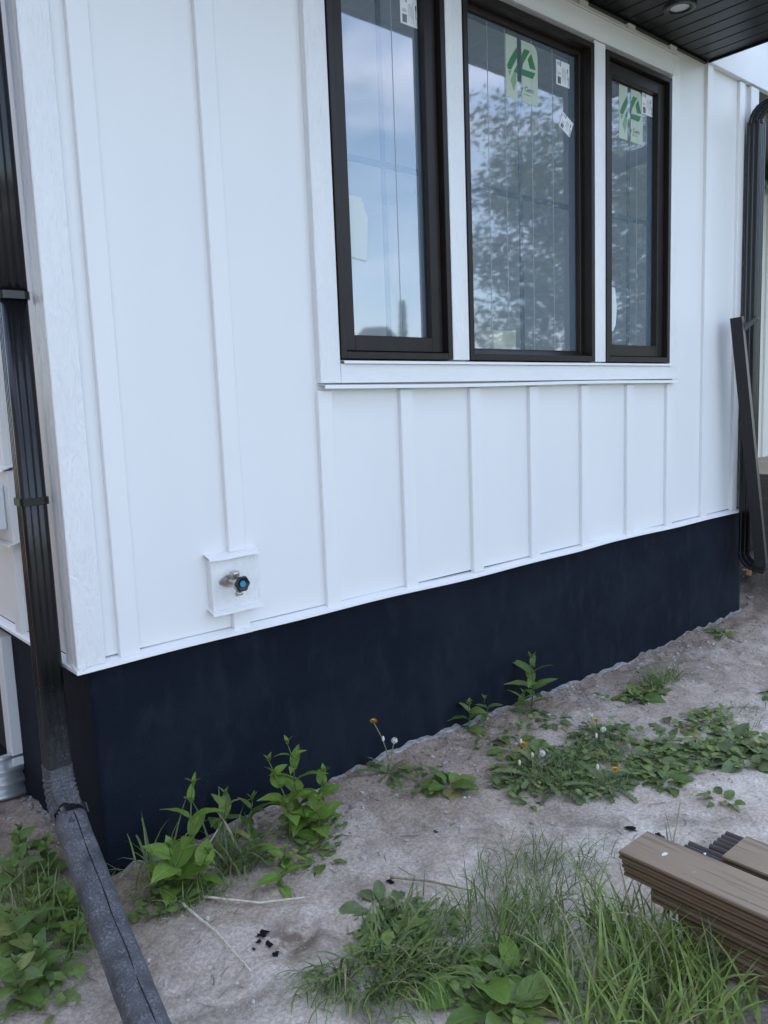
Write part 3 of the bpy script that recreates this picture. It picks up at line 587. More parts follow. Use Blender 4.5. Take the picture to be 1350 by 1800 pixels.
# socket box on the side wall
eb = empty('outlet_box', (XL, 0.60, 0.447), label='white weatherproof outlet box with hinged cover on the side wall', cat='outlet')
bm = NB(); box(bm, -0.030, -0.001, -0.125, 0.125, -0.112, 0.135, 0.002); fin('mounting_plate', bm, M_white, eb)
bm = NB(); box(bm, -0.085, -0.031, -0.085, 0.085, -0.070, 0.088, 0.006); fin('housing', bm, M_pvc, eb)
bm = NB(); box(bm, -0.125, -0.087, -0.092, 0.092, -0.085, 0.105, 0.012); box(bm, -0.108, -0.086, -0.098, -0.090, -0.075, -0.045, 0.002); fin('cover', bm, M_pvc, eb)
bm = NB(); cyl(bm, (-0.1, -0.06, -0.086), (-0.1, -0.06, -0.102), 0.009, n=12); fin('latch', bm, M_pvc, eb)
for z in (0.141, -0.118):
    bm = NB(); extrude_y(bm, [(0, z + 0.014), (-0.046, z), (-0.047, z - 0.008), (-0.044, z - 0.004), (0, z + 0.011)], -0.14, 0.14); fin('flashing', bm, M_flash, eb)

# ------------------------------------------------------------------ downspouts
def spout_profile(w, d, flute=0.0035, r=0.018, nf=3):
    pts = []
    def side(p0, p1, nrm, k):
        m_ = 6 * k
        for i in range(m_ + 1):
            t_ = i / m_; g = -flute * (1 if (math.sin(t_ * math.pi * 2 * k - math.pi / 2) > 0.45) else 0)
            pts.append((p0[0] + (p1[0] - p0[0]) * t_ + nrm[0] * g, p0[1] + (p1[1] - p0[1]) * t_ + nrm[1] * g))
    def arc(cx, cy, a0):
        for i in range(1, 5): a = a0 + i / 5 * math.pi / 2; pts.append((cx + r * math.cos(a), cy + r * math.sin(a)))
    w2, d2 = w / 2, d / 2
    side((-w2 + r, -d2), (w2 - r, -d2), (0, -1), nf); arc(w2 - r, -d2 + r, -math.pi / 2)
    side((w2, -d2 + r), (w2, d2 - r), (1, 0), 2); arc(w2 - r, d2 - r, 0)
    side((w2 - r, d2), (-w2 + r, d2), (0, 1), nf); arc(-w2 + r, d2 - r, math.pi / 2)
    side((-w2, d2 - r), (-w2, -d2 + r), (-1, 0), 2); arc(-w2 + r, -d2 + r, math.pi)
    return pts
def bend(p, d0, d1, rad, n=20):
    """arc from direction d0 to d1 starting at p"""
    p, d0, d1 = Vector(p), Vector(d0).normalized(), Vector(d1).normalized(); ang = d0.angle(d1); axis_ = d0.cross(d1).normalized(); side = axis_.cross(d0)
    c = p + side * rad; return [c - (Matrix.Rotation(ang * i / n, 3, axis_) @ side) * rad for i in range(n + 1)]
DX, DY = -0.192, 0.075
ds = empty('downspout', (DX, DY, -0.70), label='black downspout at the near left corner with a dusty pipe running out over the ground', cat='downspout')
DP = dict(parent=ds, world_parent=ds)
pr = spout_profile(0.078, 0.078, 0.003)
bm = NB(); sweep(bm, [(DX, DY, 2.56), (DX, DY, 1.5), (DX, DY, 1.10)], pr, (0, -1, 0)); fin('upper_pipe', bm, M_black, **DP)
bm = NB(); sweep(bm, [(DX, DY, 1.13), (DX, DY, 0.3), (DX, DY, -0.335)], [(a * 0.95, b * 0.95) for a, b in pr], (0, -1, 0)); fin('lower_pipe', bm, M_dustfade, **DP)
PE = Vector((-0.315, -0.90, -0.675)); d1 = (PE - Vector((DX - 0.01, DY - 0.09, -0.44))).normalized()
arcp = bend((DX, DY, -0.335), (0, 0, -1), d1, 0.10, 28)
path = [Vector((DX, DY, -0.315))] + arcp + [arcp[-1] + d1 * 0.012, arcp[-1] + d1 * 0.022]
scl = [1.02] + [1.01 + 0.075 * (1 if 4 < i < 24 and (i % 4) < 2 else 0) for i in range(len(arcp))] + [1.0, 0.97]
bm = NB(); sweep(bm, path, pr, (0, -1, 0.0), scl, smooth=False); fin('elbow', bm, M_dustfade, **DP)
s0 = arcp[-1] + d1 * 0.062
bm = NB(); sweep(bm, [arcp[-1] + d1 * 0.0, arcp[-1] + d1 * 0.05, arcp[-1] + d1 * 0.11], [(a * 0.90, b * 0.90) for a, b in pr], (0, -1, 0.0)); fin('dark_gap_sleeve', bm, M_blackplastic, **DP)  # black ring standing in for the dark torn gap, shade put into its colour
pr2 = spout_profile(0.088, 0.084, 0.0015, 0.030, 1)
pr2 = pr2[:10] + [(0.0, -0.052)] + pr2[10:] if False else pr2
bm = NB(); np_ = 26; dents = [1 + 0.02 * math.sin(i * 1.7) * math.sin(i * 0.6) for i in range(np_ + 1)]; dents[0] = 1.06; dents[1] = 1.0
sweep(bm, [s0 + (PE - s0) * (i / np_) + Vector((0, 0, -0.012 * math.sin(math.pi * i / np_))) for i in range(np_ + 1)], pr2, (1, 0, 0), dents); gp = fin('ground_pipe', bm, M_dustfade, **DP)
up_ = (Vector((0, 0, 1)) - d1 * d1.z).normalized(); bm = NB()
tube(bm, [s0 + (PE - s0) * (i / np_) + Vector((0, 0, -0.012 * math.sin(math.pi * i / np_))) + up_ * (0.0410 + 0.0015 * math.sin(i * 1.3)) + Vector((0.008 + 0.001 * math.sin(i * 0.9), 0, 0)) for i in range(np_ + 1)], 0.0018, 6); fin('seam', bm, M_black, gp, world_parent=ds)
for k_, (ff, sx_) in enumerate(((0.10, -0.046), (0.10, 0.046))):
    bm = NB(); c_ = s0 + Vector((sx_, 0, 0)) + up_ * 0.01; obox(bm, Matrix.Translation(c_ - d1 * 0.03) @ Euler((R_(-20), 0, R_(8 * (1 if k_ else -1)))).to_matrix().to_4x4(), 0.002, 0.055, 0.03); fin('torn_flap', bm, M_dustfade, gp, world_parent=ds)
def band(z, nm='strap', w=0.022):
    bm = NB(); p_ = [(a * 1.06, b * 1.06) for a, b in spout_profile(0.08, 0.08, 0, 0.018)]
    sweep(bm, [(DX, DY, z - w / 2), (DX, DY, z + w / 2)], p_, (0, -1, 0), smooth=False)
    box(bm, DX + 0.03, XL - 0.023, DY + 0.036, DY + 0.044, z - w / 2, z + w / 2)
    fin(nm, bm, M_black, **DP)
band(1.105); band(0.512)

rx0, rx1, ry0, ry1 = 4.112, 4.206, -0.112, -0.034
cxr, cyr = (rx0 + rx1) / 2, (ry0 + ry1) / 2
dr = empty('downspout', (cxr, cyr, -0.40), label='black rectangular downspout with ribbed elbows at the far right corner', cat='downspout')
DR = dict(parent=dr, world_parent=dr)
prr = spout_profile(0.094, 0.078, 0.003, 0.010, 3)
bm = NB(); sweep(bm, [(cxr, cyr, 2.37), (cxr, cyr, 1.0), (cxr, cyr, 0.13)], prr, (-1, 0, 0), smooth=False); fin('upper_pipe', bm, M_black, **DR)
bm = NB(); sweep(bm, [(cxr, cyr, 0.15), (cxr, cyr, -0.28)], [(a * 0.96, b * 0.96) for a, b in prr], (-1, 0, 0), smooth=False); fin('lower_pipe', bm, M_black, **DR)
dd = Vector((0.30, -1, -0.02)).normalized(); ap = bend((cxr, cyr, 2.355), (0, 0, 1), dd, 0.095, 28)
bm = NB(); sweep(bm, ap + [ap[-1] + dd * 0.10], prr, (-1, -0.3, 0), [1.02 + 0.03 * ((i // 2) % 2) for i in range(len(ap))] + [1.0], smooth=False); fin('top_elbow', bm, M_black, **DR)
bm = NB(); sweep(bm, [ap[-1] + dd * 0.08, ap[-1] + dd * 0.9], [(a * 1.03, b * 1.03) for a, b in prr], (-1, -0.3, 0), smooth=False); fin('offset_pipe', bm, M_black, **DR)
ap = bend((cxr, cyr, -0.27), (0, 0, -1), (0.25, -1, -0.25), 0.09, 24)
bm = NB(); sweep(bm, ap + [ap[-1] + Vector((0.25, -1, -0.25)).normalized() * 0.05], prr, (-1, 0, 0), [1.02 + 0.035 * ((i // 2) % 2) for i in range(len(ap))] + [1.0], smooth=False); fin('bottom_elbow', bm, M_wet, **DR)

# leaning offcut of gutter
pb, pt = Vector((4.085, -0.205, -0.335)), Vector((3.895, -0.105, 1.20))
lg = empty('gutter_offcut', tuple(pb), label='loose black gutter length leaning on the wall beside the far downspout', cat='gutter')
U = [(-0.045, -0.03), (0.045, -0.03), (0.050, 0.035), (0.044, 0.035), (0.040, -0.024), (-0.040, -0.024), (-0.040, 0.035), (-0.046, 0.035)]
bm = NB(); sweep(bm, [pb, (pb + pt) / 2, pt], U, (0.95, 0.28, 0), smooth=False); fin('channel', bm, M_wet, parent=lg, world_parent=lg)
bm = NB(); e = pt + Vector((0.075, -0.03, -0.05)); Mx = Matrix.Translation(e) @ Euler((0, R_(-38), R_(-30))).to_matrix().to_4x4(); obox(bm, Mx, 0.16, 0.018, 0.03, 0.003); fin('hanger_strap', bm, M_black, parent=lg, world_parent=lg)
# orange offcut of lumber by the elbow
bm = NB(); obox(bm, Matrix.Translation((4.62, 0.10, -0.33)) @ Euler((R_(6), R_(-8), 0.3)).to_matrix().to_4x4(), 0.05, 0.03, 0.42, 0.002)
tag(fin('lumber_offcut', bm, M_lumber), 'orange brown lumber offcut standing behind the far downspout', 'lumber')
# porch odds and ends
bm = NB(); tube(bm, [(5.35, 0.3, 0.157), (5.6, 0.36, 0.156), (5.95, 0.28, 0.155), (6.4, 0.45, 0.157), (7, 0.3, 0.157)], 0.006, 8); tag(fin('extension_cord', bm, M_yellow), 'yellow extension cord lying on the porch deck', 'cord')
bm = NB(); tube(bm, [(6.2 + 0.05 * math.cos(a * 0.5), 0.78 + 0.01 * math.sin(a), 2.52 - 0.06 - 0.06 * math.sin(a * 0.5)) for a in range(27)], 0.005, 6); tag(fin('wire_coil', bm, M_bluewire), 'loose coil of pale blue wire hanging under the porch ceiling', 'wire')

# window well
bm = NB(); n = 30; mz = 40; G = []
for i in range(n + 1):
    a = math.pi * i / n; row = []
    for j in range(mz + 1):
        z = -0.76 + (0.76 - 0.545) * j / mz; r = 0.0 + 0.011 * math.sin(z * 2 * math.pi / 0.052)
        rx, ry = 0.42 + r, 0.50 + r
        row.append(bm.verts.new((-0.092 - rx * math.sin(a) ** 0.75, 1.34 - ry * math.cos(a), z)))
    G.append(row)
for i in range(n):
    for j in range(mz): bm.faces.new((G[i][j], G[i + 1][j], G[i + 1][j + 1], G[i][j + 1])).smooth = True
ww = fin('window_well', bm, M_zinc); tag(ww, 'galvanised corrugated window well round the basement window', 'window well')
sm = ww.modifiers.new('thick', 'SOLIDIFY'); sm.thickness = 0.002

# ------------------------------------------------------------------ stickers and papers
def text_bm(body, size, x, y, z, m_off=0.0):
    cu = bpy.data.curves.new('txt', 'FONT'); cu.body = body; cu.size = size; cu.extrude = 0.0002
    o = bpy.data.objects.new('txt', cu); col.objects.link(o); bpy.context.view_layer.update()
    me = bpy.data.meshes.new_from_object(o); bpy.data.objects.remove(o); bm = NB(); bm.from_mesh(me); bpy.data.meshes.remove(me)
    bm.transform(Matrix.Translation((x, y, z)) @ Matrix.Rotation(math.pi / 2, 4, 'X')); return bm
def plate(bm, pts, y, t=0.0006):
    A = [bm.verts.new((x, y, z)) for x, z in pts]; B = [bm.verts.new((x, y + t, z)) for x, z in pts]; n = len(pts)
    fs = [bm.faces.new(A), bm.faces.new(B[::-1])] + [bm.faces.new((A[i], B[i], B[(i + 1) % n], A[(i + 1) % n])) for i in range(n)]
    bmesh.ops.recalc_face_normals(bm, faces=fs)
def ply_sticker(x0, z0, y, w, h, label):
    """printed sheet on the glass in two strips, left and right of the glazing bar"""
    t = empty('glass_sticker', (x0, y, z0), label=label, cat='sticker', group='maker stickers on the glass')
    G0, G1 = 0.345 * w, 0.485 * w
    def uv(px, py):          # sheet coordinates measured off the printed design
        top = 75 + 0.405 * (px - 95); bot = 1500 + 0.296 * (px - 125); u_ = (px - (95 + 0.021 * (py - 75))) / 690.0
        return (u_ * w, (1 - (py - top) / (bot - top)) * h)
    def strips(nm, make, m_):
        for keep_left, gx_ in ((True, G0), (False, G1)):
            bm = make(); bmesh.ops.bisect_plane(bm, geom=bm.verts[:] + bm.edges[:] + bm.faces[:], plane_co=(gx_, 0, 0), plane_no=(1, 0, 0), clear_outer=keep_left, clear_inner=not keep_left)
            if bm.faces: fin(nm, bm, m_, t)
            else: bm.free()
    def poly_bm(ps, yy):
        bm = NB(); plate(bm, ps, yy); bmesh.ops.triangulate(bm, faces=[f for f in bm.faces if len(f.verts) > 4]); return bm
    arc = [(w * (0.82 + 0.18 * math.sin(a)), h * (0.80 + 0.20 * math.cos(a))) for a in [math.pi / 2 * i / 8 for i in range(9)]]
    strips('sheet', lambda: poly_bm([(0, 0), (w, 0)] + arc[::-1] + [(0, h)], 0), M_film)
    P1 = [(345, 360), (392, 345), (385, 520), (220, 890), (150, 870), (135, 790), (200, 620)]
    P2 = [(500, 410), (620, 460), (470, 760), (455, 865), (745, 950), (690, 1085), (330, 960), (275, 930), (385, 690)]
    P3 = [(655, 520), (755, 885), (625, 850), (575, 640)]
    P4 = [(275, 940), (335, 968), (330, 1180), (285, 1370), (210, 1130)]; P5 = [(158, 895), (232, 905), (185, 1030)]
    for ps, m_ in ((P1, M_logo), (P2, M_logo), (P3, M_logo), (P4, M_logol), (P5, M_logol)): strips('logo', lambda: poly_bm([uv(*p_) for p_ in ps], -0.0008), m_)
    strips('lettering', lambda: text_bm('Ply Gem', h * 0.125, w * 0.36, -0.0006, h * 0.185), M_text)
    strips('small_print', lambda: text_bm('Windows', h * 0.045, w * 0.55, -0.0006, h * 0.125), M_printg)
ply_sticker(1.978, 2.098, 0.0488, 0.225, 0.262, 'pale green logo sticker at the top of the middle window')
ply_sticker(2.838, 2.072, 0.0288, 0.222, 0.260, 'pale green logo sticker at the top of the right window')

def barcode_label(x, z, y, w, h, label, rot=0.0, clip=None):
    t = empty('barcode_label', (x, y, z), label=label, cat='label', group='barcode labels on the window glass'); t.rotation_euler = (0, rot, 0)
    bm = NB(); box(bm, 0, w, -0.0006, 0, 0, h, 0); fin('paper', bm, M_paper, t)
    def pr_(nm, rects, m_):
        bm = NB()
        for (a, b, c, d) in rects: box(bm, a * w, b * w, -0.0009, -0.0006, c * h, d * h)
        fin(nm, bm, m_, t)
    rn = random.Random(3)
    pr_('barcode', [(0.10 + 0.24 * i / 11, 0.10 + 0.24 * i / 11 + 0.012 + 0.006 * rn.random(), 0.06, 0.34) for i in range(11)], M_print)
    pr_('black_bar', [(0.80, 0.86, 0.58, 0.76), (0.81, 0.835, 0.30, 0.56), (0.30, 0.345, 0.76, 0.97)], M_print)
    pr_('small_print', [(0.06 + 0.06 * i, 0.09 + 0.06 * i, 0.80, 0.96 - 0.05 * rn.random()) for i in range(4)] + [(0.10, 0.33, 0.42 + 0.03 * i, 0.432 + 0.03 * i) for i in range(4)] + [(0.44 + 0.05 * i, 0.455 + 0.05 * i, 0.08 + 0.3 * rn.random(), 0.92 - 0.3 * rn.random()) for i in range(6)] + [(0.87 + 0.03 * i, 0.885 + 0.03 * i, 0.05, 0.3 + 0.2 * rn.random()) for i in range(4)], M_printg)
barcode_label(1.331, 2.226, 0.0292, 0.100, 0.108, 'white barcode label in the top corner of the left window')
barcode_label(2.343, 2.230, 0.0492, 0.102, 0.110, 'upright white barcode label in the top corner of the middle window')
barcode_label(2.360, 2.046, 0.0492, 0.092, 0.076, 'tilted white label below the upright one on the middle window', rot=R_(25))
barcode_label(3.049, 2.231, 0.0272, 0.102, 0.108, 'white barcode label in the top corner of the right window')
bm = NB(); plate(bm, [(1.013, 1.318), (1.110, 1.307), (1.122, 1.470), (1.094, 1.540), (1.013, 1.548)], 0.0265, 0.001); tag(fin('loose_paper', bm, M_paperg), 'large pale paper stuck on the glass of the left window', 'paper')
bm = NB(); plate(bm, [(2.727, 1.10), (2.780, 1.095), (2.806, 1.13), (2.816, 1.22), (2.800, 1.315), (2.727, 1.33)], 0.0265, 0.001); tag(fin('loose_paper', bm, M_paperg), 'pale paper stuck low on the glass of the right window', 'paper')
bm = NB(); box(bm, 1.955, 2.12, 0.13, 0.21, WZ0 + 0.036, 1.085, 0.003); box(bm, 1.965, 2.11, 0.128, 0.1295, WZ0 + 0.05, 1.02); tag(fin('cream_block', bm, M_creamblock), 'small cream block on the sill inside the middle window', 'box')  # plain cream block resting on the inner stool

# ------------------------------------------------------------------ stack of deck boards
PT = -0.478; TH = 0.0235
ordn = ['top', 'second', 'third', 'fourth', 'fifth', 'sixth', 'seventh', 'eighth', 'ninth', 'tenth']
def board_poly(w):
    h = TH - 0.0015; g = 0.007
    return [(0.002, 0), (w - 0.002, 0), (w, 0.002), (w, 0.008), (w - g, 0.009), (w - g, 0.013), (w, 0.014), (w, h - 0.003), (w - 0.003, h), (0.003, h), (0, h - 0.003), (0, 0.014), (g, 0.013), (g, 0.009), (0, 0.008), (0, 0.002)]
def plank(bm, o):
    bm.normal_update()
    for f in bm.faces: f.material_index = 0 if f.normal.z > 0.9 and f.calc_center_median().z > TH * 0.8 else 1  # tops paler for dust and sky sheen put into the colour, sides darker
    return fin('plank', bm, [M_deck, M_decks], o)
starts = [-1.250, -1.258, -1.262, -1.335, -1.338, -1.375, -1.380, -1.384, -1.40, -1.40]
xoff = [0.0, 0.003, 0.006, 0.024, 0.018, 0.032, 0.035, 0.030, 0.034, 0.034]
for k in range(10):
    z0 = PT - (k + 1) * TH
    o = bpy.data.objects.new('deck_board', None); link(o); o.location = (0.852 + xoff[k], starts[k], z0)
    tag(o, f'brown composite deck board, {ordn[k]} from the top in the near column of the stack', 'board', 'deck boards in the stack')
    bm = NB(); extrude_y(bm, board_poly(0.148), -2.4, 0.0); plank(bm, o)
    if k in (5, 7):
        bm = NB(); box(bm, 0.004, 0.022, 0.0005, 0.0015, -0.006, 0.030); tg = fin('end_tag', bm, M_paper, o)
        bm = NB(); box(bm, 0.011, 0.015, 0.0016, 0.002, 0.002, 0.022); fin('print', bm, M_print, tg)
        bm = NB(); box(bm, -0.0015, -0.0004, -0.034, -0.010, -0.008, 0.022); tg = fin('end_tag', bm, M_paper, o)
        bm = NB(); box(bm, -0.002, -0.0016, -0.026, -0.018, -0.002, 0.016); fin('print', bm, M_print, tg)
def rib_poly(n, w):
    pts = [(0, 0), (n * w, 0)]
    for i in range(n - 1, -1, -1):
        for a in range(7): t_ = a / 6 * math.pi; pts.append((i * w + w / 2 + w * 0.44 * math.cos(t_), 0.010 + 0.011 * math.sin(t_)))
    return pts
for k in range(8):
    z0 = PT - (k + 1) * TH - 0.0
    o = bpy.data.objects.new('deck_board', None); link(o)
    st = -1.455 if k == 0 else -1.40 - 0.02 * (k % 3)
    o.location = (1.024 + 0.006 * (k % 2), st, z0)
    if k == 1: bpy.data.objects.remove(o); continue
    tag(o, f'brown composite deck board, {ordn[k]} from the top in the far column of the stack', 'board', 'deck boards in the stack')
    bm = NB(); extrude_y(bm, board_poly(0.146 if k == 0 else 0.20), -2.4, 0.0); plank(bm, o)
for i, (xx, st, n_, nm) in enumerate(((1.012, -1.338, 3, 'left'), (1.088, -1.385, 5, 'right'))):
    o = bpy.data.objects.new('ribbed_board', None); link(o); o.location = (xx, st, PT - 2 * TH)
    tag(o, f'upturned brown board showing {"three" if n_ == 3 else "five"} rounded ribs beneath the far top board', 'board', 'upturned ribbed boards')
    bm = NB(); extrude_y(bm, rib_poly(n_, 0.0235), -2.3, 0.0); fin('ribs', bm, M_deckd, o)
    if i == 0:
        bm = NB(); box(bm, 0.004, 0.022, 0.0008, 0.0016, 0.002, 0.024); fin('end_tag', bm, M_paper, o)
for (x, y, s, nm) in ((0.925, -1.345, 0.012, 'larger white paint chip lying on the top deck board'), (1.0, -1.42, 0.006, 'tiny white paint chip near the edge of the top deck board')):
    bm = NB(); bmesh.ops.create_icosphere(bm, subdivisions=1, radius=s)
    for v in bm.verts: v.co = Vector((v.co.x * random.uniform(0.5, 1.3), v.co.y * random.uniform(0.3, 0.9), v.co.z * 0.25))
    o = fin('paint_chip', bm, M_pvc); o.location = (x, y, PT + 0.0005); tag(o, nm, 'chip')

# ------------------------------------------------------------------ weeds
def leaf_mesh(name, wfun, n=8, fold=0.12, droop=0.25, wave=0.0, petiole=0.0, m_=None):
    bm = NB(); rows = []
    for i in range(n + 1):
        t_ = i / n; w = max(wfun(t_), 0.004); y = t_; z = -droop * t_ * t_ + 0.10 * t_; wv = wave * math.sin(i * 2.2)
        rows.append([bm.verts.new((-w, y - 0.03 * w, z + fold * w + wv)), bm.verts.new((0, y, z)), bm.verts.new((w, y - 0.03 * w, z + fold * w - wv))])
    for a, b in zip(rows, rows[1:]):
        for k in (0, 1): bm.faces.new((a[k], a[k + 1], b[k + 1], b[k])).smooth = True
    me = bpy.data.meshes.new(name); bm.normal_update(); bm.to_mesh(me); bm.free(); me.materials.append(m_); return me
lance = lambda t_: 0.20 * math.sin(math.pi * min(1, t_ * 0.96 + 0.04)) ** 0.8 * (1.2 - 0.55 * t_)
ovate = lambda t_: 0.30 * math.sin(math.pi * (t_ * 0.94 + 0.06)) ** 0.75 * (1.3 - 0.75 * t_)
def dandw(t_): return (0.03 + 0.12 * t_ * (1.25 - t_) * 2) * (1.0 if int(t_ * 16) % 2 == 0 else 0.50) if t_ < 0.98 else 0.004
def spoon(t_): return 0.025 if t_ < 0.28 else 0.27 * math.sin(math.pi * ((t_ - 0.24) / 0.78)) ** 0.6
def variants(nm, f, m_, **k):
    return [leaf_mesh(nm, f, m_=m_, fold=0.15 + 0.25 * random.random(), droop=k.get('droop', 0.25) + 0.25 * random.random(), wave=k.get('wave', 0.012), n=k.get('n', 8)) for _ in range(4)]
LF = {'lance_b': variants('leaf', lance, L_bright), 'lance_m': variants('leaf', lance, L_mid), 'ovate_b': variants('leaf', ovate, L_bright), 'ovate_m': variants('leaf', ovate, L_mid),
      'dand': variants('leaf', dandw, L_dark, n=16, droop=0.35), 'spoon_m': variants('leaf', spoon, L_mid, n=10, droop=0.35, wave=0.02), 'spoon_b': variants('leaf', spoon, L_bright, n=10, droop=0.35, wave=0.02), 'spoon_d': variants('leaf', spoon, L_dark, n=10, droop=0.35, wave=0.02)}
def put_leaf(root, kind, p, az, el, L, roll=0.0, wid=1.0):
    L *= 1.14
    o = bpy.data.objects.new('leaf', random.choice(LF[kind])); link(o, root)
    o.matrix_local = Matrix.Translation(p) @ Matrix.Rotation(az, 4, 'Z') @ Matrix.Rotation(el, 4, 'X') @ Matrix.Rotation(roll, 4, 'Y') @ Matrix.Diagonal((L * wid, L, L, 1))
    return o
GA = 2.39996
def erect(x, y, H, pairs, L, kind, label, lean=(0, 0), group='upright leafy weeds by the foundation', low=0.12, topk=None, el0=0.25, el1=0.95):
    r = empty('weed_plant', (x, y, gz(x, y) - 0.004), random.uniform(0, 6), label, 'weed', group)
    ca, sa = math.cos(-r.rotation_euler[2]), math.sin(-r.rotation_euler[2]); lx, ly = lean[0] * ca - lean[1] * sa, lean[0] * sa + lean[1] * ca
    P = lambda t_: Vector((lx * t_ * t_ + 0.006 * math.sin(t_ * 9), ly * t_ * t_ + 0.005 * math.cos(t_ * 7), H * t_))
    bm = NB(); tube(bm, [P(i / 8) for i in range(9)], [0.0038 * (1 - 0.6 * i / 8) for i in range(9)], 6); fin('stem', bm, M_stem, r)
    a = random.uniform(0, 6)
    for k in range(pairs):
        t_ = low + (1 - low) * k / (pairs - 1); s = (0.62 + 0.75 * math.sin(math.pi * min(1, t_ * 0.85 + 0.12))) * (1 - 0.50 * max(0, t_ - 0.7) / 0.3); el = el0 + (el1 - el0) * t_ ** 1.5
        for h in (0, math.pi): put_leaf(r, (topk or kind) if t_ > 0.7 else kind, P(t_), a + h + random.uniform(-0.3, 0.3), el + random.uniform(-0.25, 0.2), L * s * random.uniform(0.8, 1.1), random.uniform(-0.4, 0.4))
        a += math.pi / 2 + random.uniform(-0.3, 0.3)
    put_leaf(r, topk or kind, P(1), a, 1.3, L * 0.42); put_leaf(r, topk or kind, P(1), a + 2.2, 1.15, L * 0.4); put_leaf(r, topk or kind, P(1), a + 4.2, 1.2, L * 0.36)
    return r
def rosette(x, y, n, L, kind, label, group='low broad-leaved weeds', el=(0.05, 0.75), spread=0.02, name='weed_plant', cat='weed', wid=1.0):
    r = empty(name, (x, y, gz(x, y) - 0.003), 0, label, cat, group); a = random.uniform(0, 6)
    for k in range(n):
        s = math.sqrt((k + 0.5) / n); q_ = Vector((spread * s * math.cos(a), spread * s * math.sin(a), 0))
        q_.z = gz(x + q_.x, y + q_.y) - gz(x, y) + 0.004
        put_leaf(r, kind, q_, a - math.pi / 2 + random.uniform(-0.5, 0.5), el[0] + (el[1] - el[0]) * (1 - s) + random.uniform(-0.05, 0.15), L * random.uniform(0.6, 1.15), random.uniform(-0.5, 0.5), wid * random.uniform(0.8, 1.2)); a += GA
    return r
def stalk(r, dx, dy, H, kind):
    bm = NB(); tube(bm, [(dx * t_ * t_, dy * t_ * t_, H * t_) for t_ in (0, 0.25, 0.5, 0.75, 1)], 0.0018, 6); s = fin('flower_stalk', bm, M_dstem, r)
    c = Vector((dx, dy, H)); bm = NB()
    if kind == 'puff':
        for i in range(110):
            d = Vector((random.gauss(0, 1), random.gauss(0, 1), random.gauss(0, 1))).normalized(); x_, y_, _ = basis(d); q_ = c + d * 0.0125
            vs_ = [bm.verts.new(q_ + (x_ * math.cos(a) + y_ * math.sin(a)) * 0.0034) for a in (0, 2.1, 4.2)]; bm.faces.new(vs_)
        cyl(bm, c - Vector((0, 0, 0.004)), c + Vector((0, 0, 0.004)), 0.003, n=8); fin('seed_head', bm, M_puff, s)
    elif kind == 'bud':
        tube(bm, [c, c + Vector((0, 0, 0.008)), c + Vector((0, 0, 0.018)), c + Vector((0, 0, 0.021))], [0.004, 0.006, 0.0045, 0.003], 8); fin('seed_head', bm, M_puff, s)
    else:
        for i in range(60):
            a = i * GA; rr = 0.003 + 0.012 * math.sqrt(i / 60); el_ = 1.2 - 1.1 * (i / 60); d = Vector((math.cos(a) * math.cos(el_), math.sin(a) * math.cos(el_), math.sin(el_))); t_ = Vector((-math.sin(a), math.cos(a), 0)) * 0.0016
            b0 = c + Vector((0, 0, 0.002)); e_ = b0 + d * (0.008 + rr * 0.6); vs_ = [bm.verts.new(b0 - t_ * 0.5), bm.verts.new(b0 + t_ * 0.5), bm.verts.new(e_ + t_), bm.verts.new(e_ - t_)]; bm.faces.new(vs_)
        fin('flower_head', bm, M_dand, s)
# along the foundation, left to right
erect(0.10, -0.18, 0.30, 6, 0.085, 'lance_b', 'tall bright green weed nearest the dusty pipe, with a bare upper stem', lean=(0.05, 0.02), low=0.15)
erect(0.03, -0.23, 0.17, 5, 0.085, 'ovate_b', 'short bushy bright weed at the foot of the tallest one by the pipe', lean=(-0.02, -0.03))
erect(0.08, -0.27, 0.13, 4, 0.080, 'ovate_b', 'small leafy weed in front of the tall weed by the pipe', lean=(0.03, -0.02), el0=0.1)
erect(0.28, -0.10, 0.20, 5, 0.070, 'lance_m', 'dull green pointed-leaf weed behind the grass tuft', lean=(0.0, 0.0))
erect(0.37, -0.10, 0.14, 5, 0.075, 'lance_m', 'dark spreading weed just right of the grass tuft against the foundation', lean=(0.02, 0.01), el0=0.1)
erect(0.475, -0.20, 0.30, 5, 0.062, 'ovate_b', 'slender weed with few spaced leaves left of the bushiest weed', lean=(-0.05, 0.03), low=0.35)
erect(0.53, -0.19, 0.32, 8, 0.078, 'ovate_b', 'tallest and bushiest green weed standing against the black foundation', lean=(-0.01, 0.06), low=0.08, topk='lance_b')
erect(0.57, -0.22, 0.20, 6, 0.072, 'ovate_b', 'dense weed hugging the right of the bushiest one', lean=(0.05, 0.02), low=0.08)
erect(0.545, -0.26, 0.16, 5, 0.070, 'ovate_b', 'lower bright weed in front of the bushiest one', lean=(0.0, -0.02), low=0.1)
erect(0.36, -0.32, 0.075, 3, 0.062, 'lance_b', 'small bright seedling on bare dirt between tuft and bushy weed', lean=(0, -0.01), el0=0.2)
erect(0.30, -0.40, 0.055, 3, 0.062, 'lance_b', 'smallest bright seedling lowest on the dirt, above the dry stalk', lean=(0.01, -0.01), el0=0.15)
rosette(0.47, -0.37, 7, 0.055, 'spoon_m', 'thin creeping weed on the dirt below the bushy weeds', spread=0.04)
d = rosette(1.02, -0.10, 16, 0.115, 'dand', 'dandelion against the foundation with one tall yellow flower', group='dandelions', el=(0.1, 1.0), name='dandelion', cat='dandelion')
stalk(d, -0.05, 0.03, 0.225, 'flower'); stalk(d, 0.02, -0.01, 0.14, 'puff'); stalk(d, -0.03, 0.0, 0.15, 'bud')
